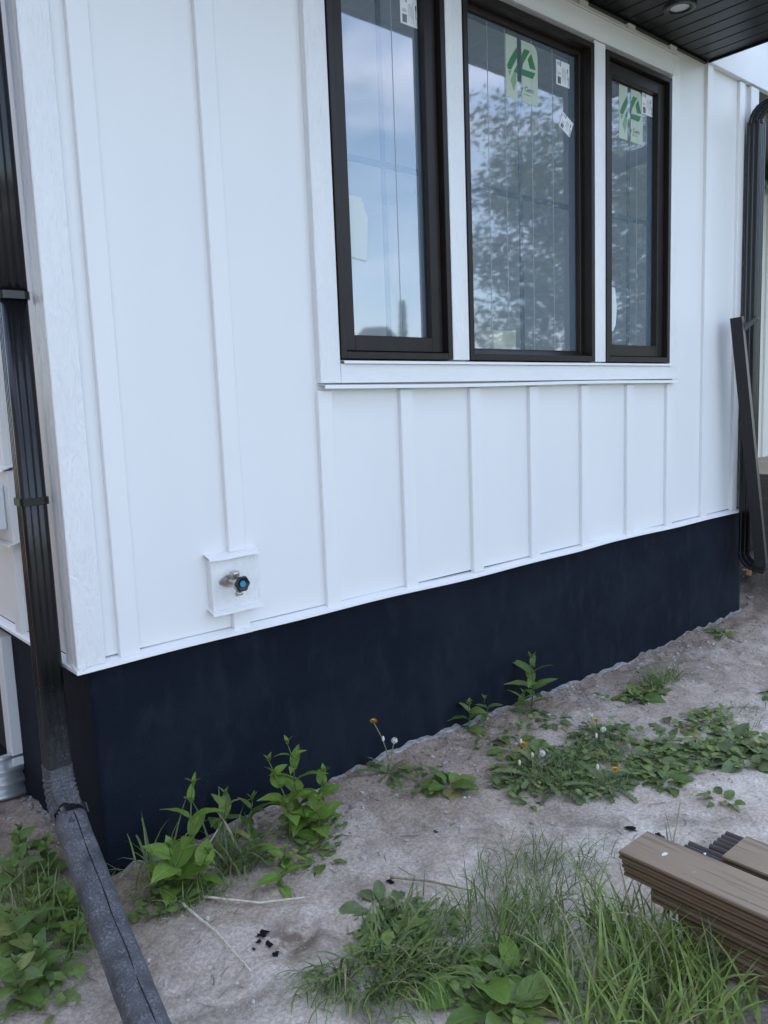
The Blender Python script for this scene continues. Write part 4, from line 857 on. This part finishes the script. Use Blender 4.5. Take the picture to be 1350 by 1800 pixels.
rosette(1.12, -0.33, 18, 0.095, 'spoon_m', 'lush low weed on dirt right of the tall yellow dandelion', el=(0.1, 0.9))
erect(1.55, -0.04, 0.13, 4, 0.068, 'ovate_m', 'small weed growing out of the gap at the foundation, left of the pointed one', el0=0.2)
erect(1.68, -0.02, 0.09, 3, 0.065, 'lance_m', 'tiny weed at the foundation between two larger ones')
erect(1.97, -0.06, 0.24, 7, 0.088, 'lance_m', 'pointed dark green weed standing at the middle of the foundation', el0=0.4, low=0.06)
erect(1.85, -0.10, 0.10, 4, 0.062, 'lance_m', 'short weed just left of the pointed dark weed', el0=0.3)
rosette(1.90, -0.24, 8, 0.10, 'spoon_d', 'grey green broad leaves below the pointed dark weed', el=(0.0, 0.4), spread=0.05)
rosette(1.55, -0.30, 12, 0.095, 'spoon_m', 'broad-leaved weed left of the big dandelion patch', el=(0.1, 0.7), spread=0.05)
dl = [(1.42, -0.50, 24, 0.12, 'largest dandelion clump with pale closed heads in mid yard', ['bud', 'bud', 'puff']), (1.52, -0.44, 18, 0.12, 'dandelion clump behind the largest one, orange flower', ['flower', 'bud']),
      (1.90, -0.47, 22, 0.12, 'dandelion with white seed heads and one yellow flower, farthest back', ['puff', 'puff', 'flower']), (1.70, -0.52, 18, 0.11, 'dandelion clump between the seed-headed one and the largest', ['bud']),
      (1.55, -0.74, 20, 0.11, 'dandelion at the front of the patch with a yellow flower', ['flower', 'bud']), (1.44, -0.62, 16, 0.10, 'flattened dandelion leaves at the front left of the patch', [])]
for (x, y, n, L, lb, st) in dl:
    d = rosette(x, y, n, L, 'dand', lb, 'dandelions', (0.05, 0.7), 0.05, 'dandelion', 'dandelion')
    for k in st: stalk(d, random.uniform(-0.06, 0.06), random.uniform(-0.06, 0.06), random.uniform(0.05, 0.11), k)
for (x, y, n, L, lb) in [(1.80, -0.80, 16, 0.085, 'broad-leaved weed at the right end of the dandelion patch'), (1.95, -0.72, 14, 0.085, 'spreading broad leaves behind the right end of the patch'), (1.72, -0.90, 12, 0.075, 'low round-leaved weed at the near right of the patch'), (2.02, -0.88, 16, 0.095, 'round-leaved weed left of the plantain at the right edge'),
                         (2.12, -1.02, 18, 0.115, 'large plantain cut by the right edge of the picture'), (2.25, -0.92, 14, 0.10, 'plantain behind the large one at the right edge'), (2.40, -0.72, 9, 0.075, 'small weed standing alone up the yard at the right'), (2.20, -0.66, 12, 0.08, 'pale green weed behind the broad-leaved patch'),
                         (2.46, -0.33, 12, 0.095, 'weed below the flattened grass near the far foundation'), (2.95, -0.80, 8, 0.08, 'weed at the right edge farthest up the yard'), (3.70, -0.14, 8, 0.085, 'little weed by the far end of the foundation'), (1.72, -1.115, 8, 0.055, 'small yellowish weed alone on the pale crust behind the boards'),
                         (1.27, -0.60, 6, 0.045, 'yellowing seedling on bare crust left of the patch'), (2.36, -0.22, 4, 0.05, 'tiny two-leaved seedling near the far foundation')]:
    rosette(x, y, n, L, 'spoon_d' if 'dull' in lb or 'plantain' in lb or 'broad' in lb else 'ovate_m', lb, el=(0.05, 0.65), spread=0.05)
# bottom left mass
for (x, y, H, L, lb, k) in [(-0.27, 0.26, 0.16, 0.085, 'leafy weed beside the window well at the left edge', 'ovate_m'), (-0.22, 0.17, 0.13, 0.080, 'leafy weed left of the downspout elbow', 'ovate_m'), (-0.33, 0.10, 0.16, 0.085, 'leafy weed at the left edge below the window well weeds', 'ovate_m'),
                            (-0.28, -0.02, 0.10, 0.08, 'low leafy weed left of the upper part of the dusty pipe', 'ovate_m'), (-0.43, -0.20, 0.15, 0.085, 'leafy weed halfway down the left edge', 'ovate_m'), (-0.36, -0.15, 0.12, 0.08, 'leafy weed between pipe and left edge, halfway down', 'lance_m'),
                            (-0.25, -0.11, 0.09, 0.065, 'small bright weed tucked against the dusty pipe', 'ovate_b'), (-0.47, -0.37, 0.12, 0.08, 'pale leafy weed in the bottom left corner', 'ovate_m'), (-0.41, -0.33, 0.10, 0.078, 'leafy weed just right of the corner one at bottom left', 'ovate_m'), (-0.28, -0.24, 0.07, 0.055, 'tiny weed in dirt left of the pipe near the bottom', 'ovate_b')]:
    erect(x, y, H, 6, L * 0.74, k, lb, group='leafy weeds left of the pipe', el0=0.2, el1=0.9)
# foreground leaves among the grass
for (x, y, n, L, lb, k) in [(0.44, -1.10, 9, 0.13, 'broad bright dock leaves in the foreground grass', 'spoon_b'), (0.53, -1.17, 8, 0.12, 'second clump of broad dock leaves, right of the first', 'spoon_b'), (0.40, -1.22, 8, 0.11, 'low dock leaves at the bottom edge in the grass', 'spoon_m'),
                            (0.45, -0.69, 12, 0.085, 'dusty dull weed at the top of the flattened grass', 'spoon_d'), (0.51, -0.73, 7, 0.055, 'crinkled small weed right of the dusty one', 'spoon_d'), (0.40, -0.78, 16, 0.10, 'flat dull rosette in the flattened grass', 'lance_m')]:
    rosette(x, y, n, L, k, lb, group='broad leaves in the foreground grass', el=(0.1, 0.95), spread=0.04)

# ------------------------------------------------------------------ grass
def blades(specs, seed, dens=1.0):
    rs = np.random.default_rng(seed); V = []; Fc = []; T = []
    for (cx, cy, rx, ry, n, L, w, lx, ly, flop, tint) in specs:
        for _ in range(int(n * dens)):
            a = rs.uniform(0, 2 * math.pi); rr = math.sqrt(rs.random()); x = cx + rx * rr * math.cos(a); y = cy + ry * rr * math.sin(a)
            z = gz(x, y) - 0.004; ll = L * rs.uniform(0.40, 1.05); ww_ = w * rs.uniform(0.6, 1.45); az = rs.uniform(0, 2 * math.pi)
            dx, dy = math.cos(az) * 0.6 + lx, math.sin(az) * 0.6 + ly; fl = flop * rs.uniform(0.3, 1.4)
            nrm = math.hypot(dx, dy) + 1e-6; dx /= nrm; dy /= nrm; sx, sy = -dy, dx; th = 1.35 - 0.35 * fl; px, py, pz = x, y, z; tt = min(0.88, max(0, tint + rs.normal(0, 0.22))) if rs.random() > 0.07 else 1.0; base = len(V); S_ = 6; tw = rs.uniform(-0.5, 0.5)
            for s in range(S_ + 1):
                t_ = s / S_; wd = ww_ * (1 - t_ ** 1.7) * (0.55 + 0.45 * min(1, t_ * 4)) / 2; cz = math.sin(tw) * wd
                V.append((px - sx * wd, py - sy * wd, pz - cz)); V.append((px + sx * wd, py + sy * wd, pz + cz))
                st = ll / S_; px += dx * math.cos(th) * st; py += dy * math.cos(th) * st; pz += math.sin(th) * st; th -= fl * 0.42 * (0.5 + t_)
                pz = max(pz, gz(px, py) + 0.003) if th < 0.2 else pz
            for s in range(S_):
                b = base + 2 * s; Fc.append((b, b + 1, b + 3, b + 2)); T += [tt] * 1
    me = bpy.data.meshes.new('grass'); me.from_pydata(V, [], Fc); me.materials.append(L_grass)
    at_ = me.attributes.new('tint', 'FLOAT', 'FACE'); at_.data.foreach_set('value', np.array(T, np.float32)); me.polygons.foreach_set('use_smooth', np.ones(len(Fc), bool)); return me
G1 = [  # cx cy rx ry n L w leanx leany flop tint
    (0.66, -1.30, 0.16, 0.16, 90, 0.24, 0.0085, 0.1, 0.1, 0.6, 0.55), (0.78, -1.44, 0.11, 0.16, 115, 0.27, 0.0088, 0.1, 0.1, 0.5, 0.70), (0.56, -1.42, 0.14, 0.10, 85, 0.23, 0.008, 0.0, 0.1, 0.65, 0.6), (0.70, -1.56, 0.18, 0.14, 130, 0.25, 0.0085, 0.1, 0.1, 0.55, 0.75), (0.62, -1.46, 0.2, 0.16, 70, 0.30, 0.010, 0.1, 0.0, 0.5, 0.85),
    (0.70, -1.05, 0.14, 0.11, 95, 0.22, 0.0062, 0.2, 0.0, 0.7, 0.40), (0.68, -1.02, 0.18, 0.14, 60, 0.28, 0.0045, 0.1, 0.0, 0.45, 0.25), (0.62, -0.95, 0.14, 0.10, 60, 0.20, 0.0042, 0.1, 0.0, 0.8, 0.25), (0.88, -0.93, 0.20, 0.12, 130, 0.16, 0.0034, 0.1, 0.0, 0.95, 0.2), (0.92, -0.82, 0.16, 0.10, 110, 0.12, 0.003, 0, 0, 1.0, 0.2), (1.02, -0.98, 0.16, 0.10, 60, 0.13, 0.003, 0, 0, 1.0, 0.2),
    (0.25, -0.90, 0.12, 0.09, 120, 0.21, 0.0080, -0.5, -0.5, 1.15, 0.35), (0.36, -0.96, 0.12, 0.09, 120, 0.22, 0.0080, 0.3, -0.6, 1.1, 0.35), (0.14, -0.84, 0.08, 0.05, 50, 0.17, 0.0065, -0.8, -0.2, 1.2, 0.35), (0.22, -1.00, 0.10, 0.06, 50, 0.21, 0.0075, -0.2, -0.6, 1.0, 0.4), (0.38, -0.84, 0.12, 0.08, 60, 0.16, 0.0075, 0.6, 0.2, 1.2, 0.30), (0.46, -0.82, 0.12, 0.08, 45, 0.14, 0.006, 0.5, 0.0, 1.2, 0.28),
    (0.55, -1.20, 0.14, 0.10, 80, 0.20, 0.0055, 0.1, 0.0, 0.75, 0.45), (0.84, -1.22, 0.05, 0.06, 34, 0.28, 0.0075, -0.2, 0.3, 0.7, 0.45), (0.80, -1.38, 0.03, 0.16, 60, 0.28, 0.0085, 0, 0.0, 0.45, 0.75), (0.88, -1.28, 0.04, 0.08, 30, 0.26, 0.007, -0.5, 0.0, 0.8, 0.40),
    (1.05, -0.98, 0.2, 0.1, 22, 0.11, 0.003, 0, 0, 1.0, 0.2), (1.2, -1.18, 0.1, 0.05, 14, 0.20, 0.0045, 0, 0.2, 0.8, 0.3), (0.50, -0.80, 0.15, 0.1, 40, 0.12, 0.0045, 0.2, -0.3, 1.1, 0.25),
    (1.62, -0.62, 0.24, 0.17, 330, 0.10, 0.0032, 0, 0, 1.1, 0.25), (1.46, -0.52, 0.17, 0.13, 280, 0.12, 0.0032, 0, 0, 1.1, 0.2), (1.58, -0.76, 0.14, 0.07, 190, 0.10, 0.003, 0, 0, 1.1, 0.3), (1.85, -0.52, 0.18, 0.11, 190, 0.10, 0.003, 0, 0, 1.1, 0.2), (2.72, -0.30, 0.15, 0.07, 150, 0.19, 0.0045, 0.1, -0.1, 1.15, 0.35), (2.95, -0.84, 0.12, 0.05, 90, 0.16, 0.0045, 0, 0, 1.15, 0.45), (2.5, -0.8, 0.25, 0.12, 70, 0.09, 0.003, 0, 0, 1.1, 0.3),
    (-0.36, 0.02, 0.12, 0.18, 150, 0.22, 0.0055, 0.1, 0.0, 0.6, 0.5), (-0.33, -0.16, 0.14, 0.16, 130, 0.18, 0.005, 0.1, -0.1, 0.8, 0.4), (-0.22, -0.09, 0.05, 0.12, 45, 0.17, 0.005, 0.1, 0.0, 0.9, 0.4), (-0.24, -0.32, 0.05, 0.12, 26, 0.14, 0.005, 0, 0, 1.0, 0.4),
    (-0.02, -0.14, 0.07, 0.06, 26, 0.30, 0.0075, 0.1, 0.1, 0.65, 0.40), (0.08, -0.30, 0.10, 0.05, 60, 0.15, 0.004, 0.2, -0.2, 1.0, 0.3), (0.0, -0.30, 0.09, 0.05, 45, 0.13, 0.0045, 0.0, -0.3, 1.0, 0.35), (0.22, -0.16, 0.05, 0.04, 10, 0.30, 0.007, 0.2, 0.2, 0.5, 0.2)]
g = link(bpy.data.objects.new('grass', blades(G1, 11, 1.0))); tag(g, 'green grass growing in ragged clumps over the foreground dirt', 'grass', kind='stuff')
gt = link(bpy.data.objects.new('grass_tuft', blades([(0.25, -0.22, 0.06, 0.05, 70, 0.25, 0.0085, 0.0, -0.1, 0.9, 0.22)], 5))); tag(gt, 'dusky green tuft of wide grass between the weeds by the foundation', 'grass')

# ------------------------------------------------------------------ dead stalks, scraps, stones
def stick(pts, r, m_, label, name='dry_stalk'):
    P = []
    for i, (x, y, h) in enumerate(pts): P.append(Vector((x, y, gz(x, y) + r * 1.3 + h + 0.003)))
    Q = []
    for a, b in zip(P, P[1:]):
        for t_ in np.linspace(0, 1, 8)[:-1]: Q.append(a.lerp(b, float(t_)) + Vector((0, 0, 0.001 * random.uniform(-1, 1))))
    Q.append(P[-1]); bm = NB(); tube(bm, Q, [r * (1.05 - 0.5 * i / len(Q)) * random.uniform(0.85, 1.1) for i in range(len(Q))], 7)
    return tag(fin(name, bm, m_), label, 'stalk', 'dead plant stalks on the dirt')
stick([(0.075, -0.325, 0.006), (0.19, -0.45, 0.004), (0.305, -0.52, 0.010)], 0.0042, M_straw, 'long pale straw stalk lying level on the dirt')
stick([(0.005, -0.30, 0.01), (0.02, -0.50, 0.004), (0.018, -0.68, 0.004)], 0.0042, M_straw, 'pale straw stalk slanting down towards the bottom of the picture')
stick([(0.08, -0.20, 0.03), (0.20, -0.12, 0.05), (0.30, -0.07, 0.09)], 0.003, M_straw, 'thin white straw propped in the grass tuft by the wall')
stick([(0.57, -0.61, 0.006), (0.64, -0.71, 0.010), (0.715, -0.825, 0.006)], 0.0045, M_stick, 'yellow green dry stalk lying beside the sparse grass')
stick([(1.22, -1.20, 0.05), (1.33, -1.16, 0.09), (1.42, -1.12, 0.12)], 0.0022, M_stick, 'thin dark stem sticking up behind the deck boards')
def straw_bits(n, seed):
    rs = np.random.default_rng(seed); V = []; F = []
    for _ in range(n):
        x = rs.uniform(-0.6, 3.6); y = rs.uniform(-1.3, -0.02); 
        if float(vnoise(x * 2.6 + 1, y * 2.6)) + 0.5 < rs.random(): continue
        a = rs.uniform(0, 6.28); L = rs.uniform(0.008, 0.045) * (1 if rs.random() < 0.8 else 2); w = rs.uniform(0.0007, 0.0018); b = len(V); bend_ = rs.uniform(-0.4, 0.4)
        for i in range(4):
            px_, py_ = x + math.cos(a) * L * i / 3, y + math.sin(a) * L * i / 3; z = gz(px_, py_) + 0.002 + rs.uniform(0, 0.003); V.append((px_ - math.sin(a) * w, py_ + math.cos(a) * w, z)); V.append((px_ + math.sin(a) * w, py_ - math.cos(a) * w, z + 0.0006)); a += bend_ / 3
        for i in range(3): F.append((b + 2 * i, b + 2 * i + 1, b + 2 * i + 3, b + 2 * i + 2))
    me = bpy.data.meshes.new('straw_bits'); me.from_pydata(V, [], F); me.materials.append(M_strawb); return me
M_strawb = mat('weathered_straw', (0.34, 0.29, 0.22), 0.8, noise=((7, 7, 7), (0.16, 0.13, 0.10), 0.35, 0.6))
tag(link(bpy.data.objects.new('straw_bits', straw_bits(1500, 8))), 'bits of dead straw and leaf litter strewn over the dirt', 'litter', kind='stuff')
def scrap(x, y, s, label, seed):
    rs = random.Random(seed); bm = NB(); n = 11; c = bm.verts.new((0, 0, 0.004)); ringv = []
    for i in range(n):
        a = 2 * math.pi * i / n; r = s * rs.uniform(0.45, 1.1); ringv.append(bm.verts.new((r * math.cos(a), r * 0.7 * math.sin(a), rs.uniform(0.001, 0.007))))
    for i in range(n): bm.faces.new((c, ringv[i], ringv[(i + 1) % n]))
    bmesh.ops.solidify(bm, geom=bm.faces[:], thickness=0.002)
    o = fin('felt_scrap', bm, M_tar); o.location = (x, y, gz(x, y)); o.rotation_euler[2] = rs.uniform(0, 6); tag(o, label, 'scrap', 'black felt scraps on the dirt')
scrap(0.125, -0.565, 0.030, 'largest torn black scrap beside the hollow in the dirt', 1); scrap(0.100, -0.585, 0.011, 'small black scrap just left of the largest one', 2); scrap(0.118, -0.615, 0.018, 'narrow black scrap between hollow and slanting stalk', 3); scrap(0.112, -0.655, 0.016, 'black scrap nearest the camera by the hollow', 4); scrap(0.075, -0.600, 0.008, 'tiniest black scrap left of the hollow', 5)
scrap(0.565, -0.615, 0.018, 'black scrap under the tip of the green stalk', 6); scrap(1.33, -0.985, 0.03, 'dark scrap on the pale crust behind the deck boards', 7); scrap(1.36, -1.08, 0.03, 'second dark scrap on the pale crust, nearer the boards', 8); scrap(0.88, -0.50, 0.012, 'single dark scrap on open dirt in mid yard', 9)

def stones(name, pts, m_, seed):
    rs = np.random.default_rng(seed); base = bmesh.new(); bmesh.ops.create_icosphere(base, subdivisions=1, radius=1.0)
    bv = np.array([v.co[:] for v in base.verts]); bf = np.array([[v.index for v in f.verts] for f in base.faces]); base.free()
    V = []; F = []
    for i, (x, y, z, s) in enumerate(pts):
        jit = bv * rs.uniform(0.65, 1.2, bv.shape) * np.array([s * rs.uniform(0.7, 1.3), s * rs.uniform(0.7, 1.3), s * rs.uniform(0.4, 0.8)])
        a = rs.uniform(0, 6.28); ca, sa = math.cos(a), math.sin(a); r = np.stack([jit[:, 0] * ca - jit[:, 1] * sa, jit[:, 0] * sa + jit[:, 1] * ca, jit[:, 2]], 1) + np.array([x, y, z]); F.append(bf + i * len(bv)); V.append(r)
    V = np.concatenate(V); F = np.concatenate(F); me = bpy.data.meshes.new(name); me.from_pydata(V.tolist(), [], F.tolist()); me.materials.append(m_); return link(bpy.data.objects.new(name, me))
pts = []
while len(pts) < 6500:
    x = random.uniform(-0.75, 3.8); y = random.uniform(-1.7, 0.0) if x > -0.09 else random.uniform(-1.2, 0.9)
    dens = 0.25 + 0.75 * math.exp(y / 0.25) if x > -0.1 else 0.5
    if float(vnoise(x * 3, y * 3)) + 0.5 < random.random() * 0.9 or random.random() > dens: continue
    s = 0.0016 + 0.0026 * random.random() ** 2 + (0.009 * random.random() if random.random() < 0.12 else 0); pts.append((x, y, gz(x, y) + s * 0.15, s))
tag(stones('pebbles', pts, M_stone, 3), 'small pale pebbles and grit scattered over the dirt', 'pebbles', kind='stuff')
bm = NB(); prev = None; x = -0.092
while x < 4.30:
    k = max(0.0, float(vnoise(x * 4.3, 3.3)) + 0.16 + 0.4 * float(vnoise(x * 19, 8.1)) + 0.3 * float(vnoise(x * 85, 1.7))); h0 = gz(x, -0.01); yo = -0.002 - 0.022 * k - 0.006 * float(vnoise(x * 90, 5.5))
    row = [bm.verts.new((x, 0.024, h0 + 0.001 + 0.016 * k)), bm.verts.new((x, yo * 0.45, h0 - 0.001 + 0.013 * k + 0.009 * float(vnoise(x * 120, 9)))), bm.verts.new((x, yo, h0 - 0.012))]
    if prev:
        for q_ in (0, 1): bm.faces.new((prev[q_], prev[q_ + 1], row[q_ + 1], row[q_]))
    prev = row; x += random.uniform(0.004, 0.014)
fin('mortar_ridge', bm, M_mortar, **HP)
pts = []
for i in range(420):
    x = random.uniform(-0.10, 4.30); y = -abs(random.gauss(0.0, 0.02)) - 0.004; s = random.uniform(0.002, 0.006); pts.append((x, y, gz(x, y) + random.uniform(-0.001, 0.003), s))
for i in range(160):
    y = random.uniform(0.0, 0.85); s = random.uniform(0.003, 0.010); pts.append((-0.10 + random.uniform(-0.03, 0.01), y, gz(-0.1, y) + random.uniform(-0.002, 0.012), s))
tag(stones('mortar_crumbs', pts, M_mortar, 4), 'crumbled grey mortar along the foot of the foundation', 'rubble', kind='stuff')
pts = []
while len(pts) < 900:
    x = random.uniform(0.1, 4.2); y = -abs(random.gauss(0, 0.16)) - 0.01; s = 0.003 + 0.007 * random.random() ** 2
    if float(vnoise(x * 4 + 7, y * 4)) + 0.5 > random.random(): pts.append((x, y, gz(x, y) + s * 0.1, s))
for i in range(50): x = random.uniform(4.3, 5.2); y = random.uniform(-0.5, 0.3); s = random.uniform(0.006, 0.03); pts.append((x, y, gz(x, y), s))
M_clod = mat('soil_clod', (0.27, 0.23, 0.195), 0.95, noise=((60, 60, 60), (0.17, 0.145, 0.12), 0.4, 0.6)); tag(stones('soil_clods', pts, M_clod, 6), 'loose brown soil clods near the foundation', 'soil', kind='stuff')

# ------------------------------------------------------------------ what the windows mirror: trees and a neighbouring house
def leaf_cloud(name, centers, n, size, m_, parent, seed, flat=0.5):
    rs = np.random.default_rng(seed); V = np.zeros((n, 4, 3)); c = np.array([k[:3] for k in centers]); r = np.array([k[3] for k in centers]); pk = rs.choice(len(c), n, p=r ** 2 / (r ** 2).sum())
    d = rs.normal(size=(n, 3)); d /= np.linalg.norm(d, axis=1, keepdims=True); p = c[pk] + d * (r[pk] * rs.random(n) ** 0.45)[:, None] * np.array([1, 1, 0.75])
    a = rs.normal(size=(n, 3)); a[:, 2] *= flat; a /= np.linalg.norm(a, axis=1, keepdims=True); b = np.cross(a, rs.normal(size=(n, 3))); b /= np.linalg.norm(b, axis=1, keepdims=True)
    s = (size * rs.uniform(0.5, 1.3, n))[:, None]
    V[:, 0] = p - a * s; V[:, 1] = p + b * s * 0.45; V[:, 2] = p + a * s; V[:, 3] = p - b * s * 0.45
    me = bpy.data.meshes.new(name); me.from_pydata(V.reshape(-1, 3).tolist(), [], np.arange(4 * n).reshape(n, 4).tolist()); me.materials.append(m_)
    at_ = me.attributes.new('tint', 'FLOAT', 'FACE'); at_.data.foreach_set('value', rs.random(n).astype(np.float32)); return link(bpy.data.objects.new(name, me), parent)
def broadleaf(x, y, H, R, label, seed, n=15000):
    rs = random.Random(seed); t = empty('broadleaf_tree', (x, y, -0.73), 0, label, 'tree'); bm = NB()
    tube(bm, [(0, 0, 0), (0.05, 0, H * 0.25), (0.0, 0.05, H * 0.55), (0.05, 0, H * 0.9)], [0.22, 0.17, 0.12, 0.03], 10); cs = []
    for i in range(26):
        a = i * GA; h = H * (0.22 + 0.74 * (i / 26)); rr = R * (0.35 + 0.65 * math.sin(math.pi * min(1, (h / H - 0.12) / 0.95))) * rs.uniform(0.6, 1.0); tip = (rr * math.cos(a), rr * math.sin(a), h + 0.3)
        tube(bm, [(0.03, 0.0, h * 0.72), (tip[0] * 0.5, tip[1] * 0.5, h * 0.9), tip], [0.06, 0.035, 0.012], 6)
        cs.append((*tip, R * rs.uniform(0.26, 0.40))); cs.append((tip[0] * 0.55, tip[1] * 0.55, h * 0.97, R * rs.uniform(0.22, 0.36)))
    fin('trunk', bm, M_bark, t); leaf_cloud('crown', cs, n, 0.085, L_tree, t, seed)
broadleaf(14.8, -8.6, 7.6, 3.4, 'leafy tree mirrored in the middle and right windows', 21, 26000)
broadleaf(21.5, -9.0, 8.5, 3.6, 'second leafy tree mirrored behind the first in the right window', 22, 9000)
def spruce(x, y, H, R, label, seed):
    t = empty('spruce_tree', (x, y, -0.73), 0, label, 'tree'); bm = NB(); tube(bm, [(0, 0, 0), (0, 0, H * 0.5), (0, 0, H)], [0.16, 0.10, 0.01], 8); fin('trunk', bm, M_bark, t)
    cs = []; rs = random.Random(seed)
    for i in range(170): h = 0.4 + (H - 0.4) * i / 170; r = R * (1 - i / 171) * rs.uniform(0.6, 1.2); a = i * GA; cs.append((r * 0.6 * math.cos(a), r * 0.6 * math.sin(a), h, max(0.10, r * 0.45)))
    leaf_cloud('crown', cs, 9000, 0.08, L_spruce, t, seed)
spruce(1.25 + 26 * math.sin(R_(42.6)), -26 * math.cos(R_(42.6)), 5.2, 0.8, 'narrow dark spruce mirrored in the left window', 31)
def far_house(x, y, rz, w, dpt, hw, hr, label):
    t = empty('offscreen_house', (x, y, -0.73), rz, label, 'house'); bm = NB(); box(bm, -w / 2, w / 2, -dpt / 2, dpt / 2, 0, hw); wl_ = fin('wall', bm, M_brick, t)
    bm = NB(); o_ = 0.5; b_ = [bm.verts.new(v) for v in ((-w / 2 - o_, -dpt / 2 - o_, hw), (w / 2 + o_, -dpt / 2 - o_, hw), (w / 2 + o_, dpt / 2 + o_, hw), (-w / 2 - o_, dpt / 2 + o_, hw))]; r1, r2 = bm.verts.new((-w * 0.18, 0, hw + hr)), bm.verts.new((w * 0.18, 0, hw + hr))
    for f in ((b_[0], b_[1], r2, r1), (b_[1], b_[2], r2), (b_[2], b_[3], r1, r2), (b_[3], b_[0], r1), (b_[3], b_[2], b_[1], b_[0])): bm.faces.new(f)
    fin('roof', bm, M_roof, t)
    for k in (-0.3, 0.0, 0.3):
        for s_ in (-1, 1):
            bm = NB(); box(bm, k * w - 0.6, k * w + 0.6, s_ * dpt / 2 - 0.03, s_ * dpt / 2 + 0.03, hw * 0.45, hw * 0.8); wi = fin('window', bm, M_pvc, t); bm = NB(); box(bm, k * w - 0.52, k * w + 0.52, s_ * dpt / 2 + s_ * 0.031 - 0.004, s_ * dpt / 2 + s_ * 0.031 + 0.004, hw * 0.47, hw * 0.78); fin('pane', bm, M_gasket, wi)
far_house(1.1 + 70 * math.sin(R_(40.6)), -70 * math.cos(R_(40.6)), R_(40), 6.0, 5, 5.4, 3.2, 'hip-roofed house mirrored low in the left window, left of the spruce')
far_house(1.4 + 84 * math.sin(R_(43.6)), -84 * math.cos(R_(43.6)), R_(44), 6.5, 5, 5.8, 2.6, 'hip-roofed house mirrored beyond the spruce')

shade_house = empty('offscreen_house', (-8.6, 3.0, -0.73), 0, 'unseen house added across the left side yard to darken left-facing surfaces', 'house')  # house added out of view to cut the light from the left
bm = NB(); box(bm, -4.0, 4.0, -7.5, 7.0, 0, 5.4); fin('wall', bm, M_brick, shade_house)
bm = NB(); extrude_y(bm, [(-4.5, 5.3), (4.5, 5.3), (0, 7.6)], -8.0, 7.5); fin('roof', bm, M_roof, shade_house)
for yy in (-5, -1.5, 2.5):
    bm = NB(); box(bm, 4.0, 4.06, yy - 0.6, yy + 0.6, 1.0, 2.4); wi = fin('window', bm, M_pvc, shade_house); bm = NB(); box(bm, 4.061, 4.066, yy - 0.52, yy + 0.52, 1.08, 2.32); fin('pane', bm, M_gasket, wi)
# low ground cover knitting the weed patches together
def cover(specs, seed):
    rs = np.random.default_rng(seed); V = []; F = []; T = []
    for (cx, cy, rx, ry, n, sz) in specs:
        for _ in range(n):
            a = rs.uniform(0, 6.283); r = math.sqrt(rs.random()); x = cx + rx * r * math.cos(a); y = cy + ry * r * math.sin(a)
            if y > -0.03 and x > -0.1: continue
            z = gz(x, y) + rs.uniform(0.003, 0.028); az = rs.uniform(0, 6.283); L = sz * rs.uniform(0.5, 1.3); w = L * rs.uniform(0.22, 0.42); up = rs.uniform(-0.15, 0.6); rl = rs.uniform(-0.3, 0.3)
            dx, dy = math.cos(az), math.sin(az); b = len(V)
            for t_, ww_, h in ((0, 0.02, 0), (0.35, 1, 0.5), (0.7, 0.8, 0.75), (1, 0.03, 0.7)):
                for sg in (-1, 1): V.append((x + dx * L * t_ - dy * w * ww_ * sg, y + dy * L * t_ + dx * w * ww_ * sg, z + up * L * h + sg * rl * w * ww_))
            for k in range(3): F.append((b + 2 * k, b + 2 * k + 1, b + 2 * k + 3, b + 2 * k + 2)); T.append(float(np.clip(rs.normal(0.45, 0.25), 0, 0.97)))
    me = bpy.data.meshes.new('ground_cover'); me.from_pydata(V, [], F); me.materials.append(L_grass); at_ = me.attributes.new('tint', 'FLOAT', 'FACE'); at_.data.foreach_set('value', np.array(T, np.float32)); return me
gc = link(bpy.data.objects.new('ground_cover', cover([(1.50, -0.50, 0.28, 0.18, 170, 0.035), (1.85, -0.52, 0.24, 0.14, 110, 0.035), (1.60, -0.72, 0.22, 0.12, 110, 0.03), (1.9, -0.8, 0.26, 0.15, 170, 0.04), (2.2, -0.95, 0.24, 0.17, 170, 0.045), (2.4, -0.7, 0.2, 0.1, 90, 0.035), (1.7, -0.2, 0.3, 0.1, 60, 0.03), (1.05, -0.2, 0.15, 0.12, 50, 0.03),
    (0.45, -0.25, 0.2, 0.12, 90, 0.04), (0.0, -0.24, 0.12, 0.08, 110, 0.04), (-0.36, -0.05, 0.14, 0.35, 90, 0.045), (-0.44, -0.35, 0.12, 0.14, 50, 0.045), (0.42, -0.85, 0.16, 0.12, 110, 0.04), (0.5, -1.15, 0.16, 0.14, 130, 0.05), (2.5, -0.33, 0.2, 0.08, 70, 0.04)], 9))); tag(gc, 'small mixed weed leaves carpeting the ground between the larger weeds', 'weeds', kind='stuff')
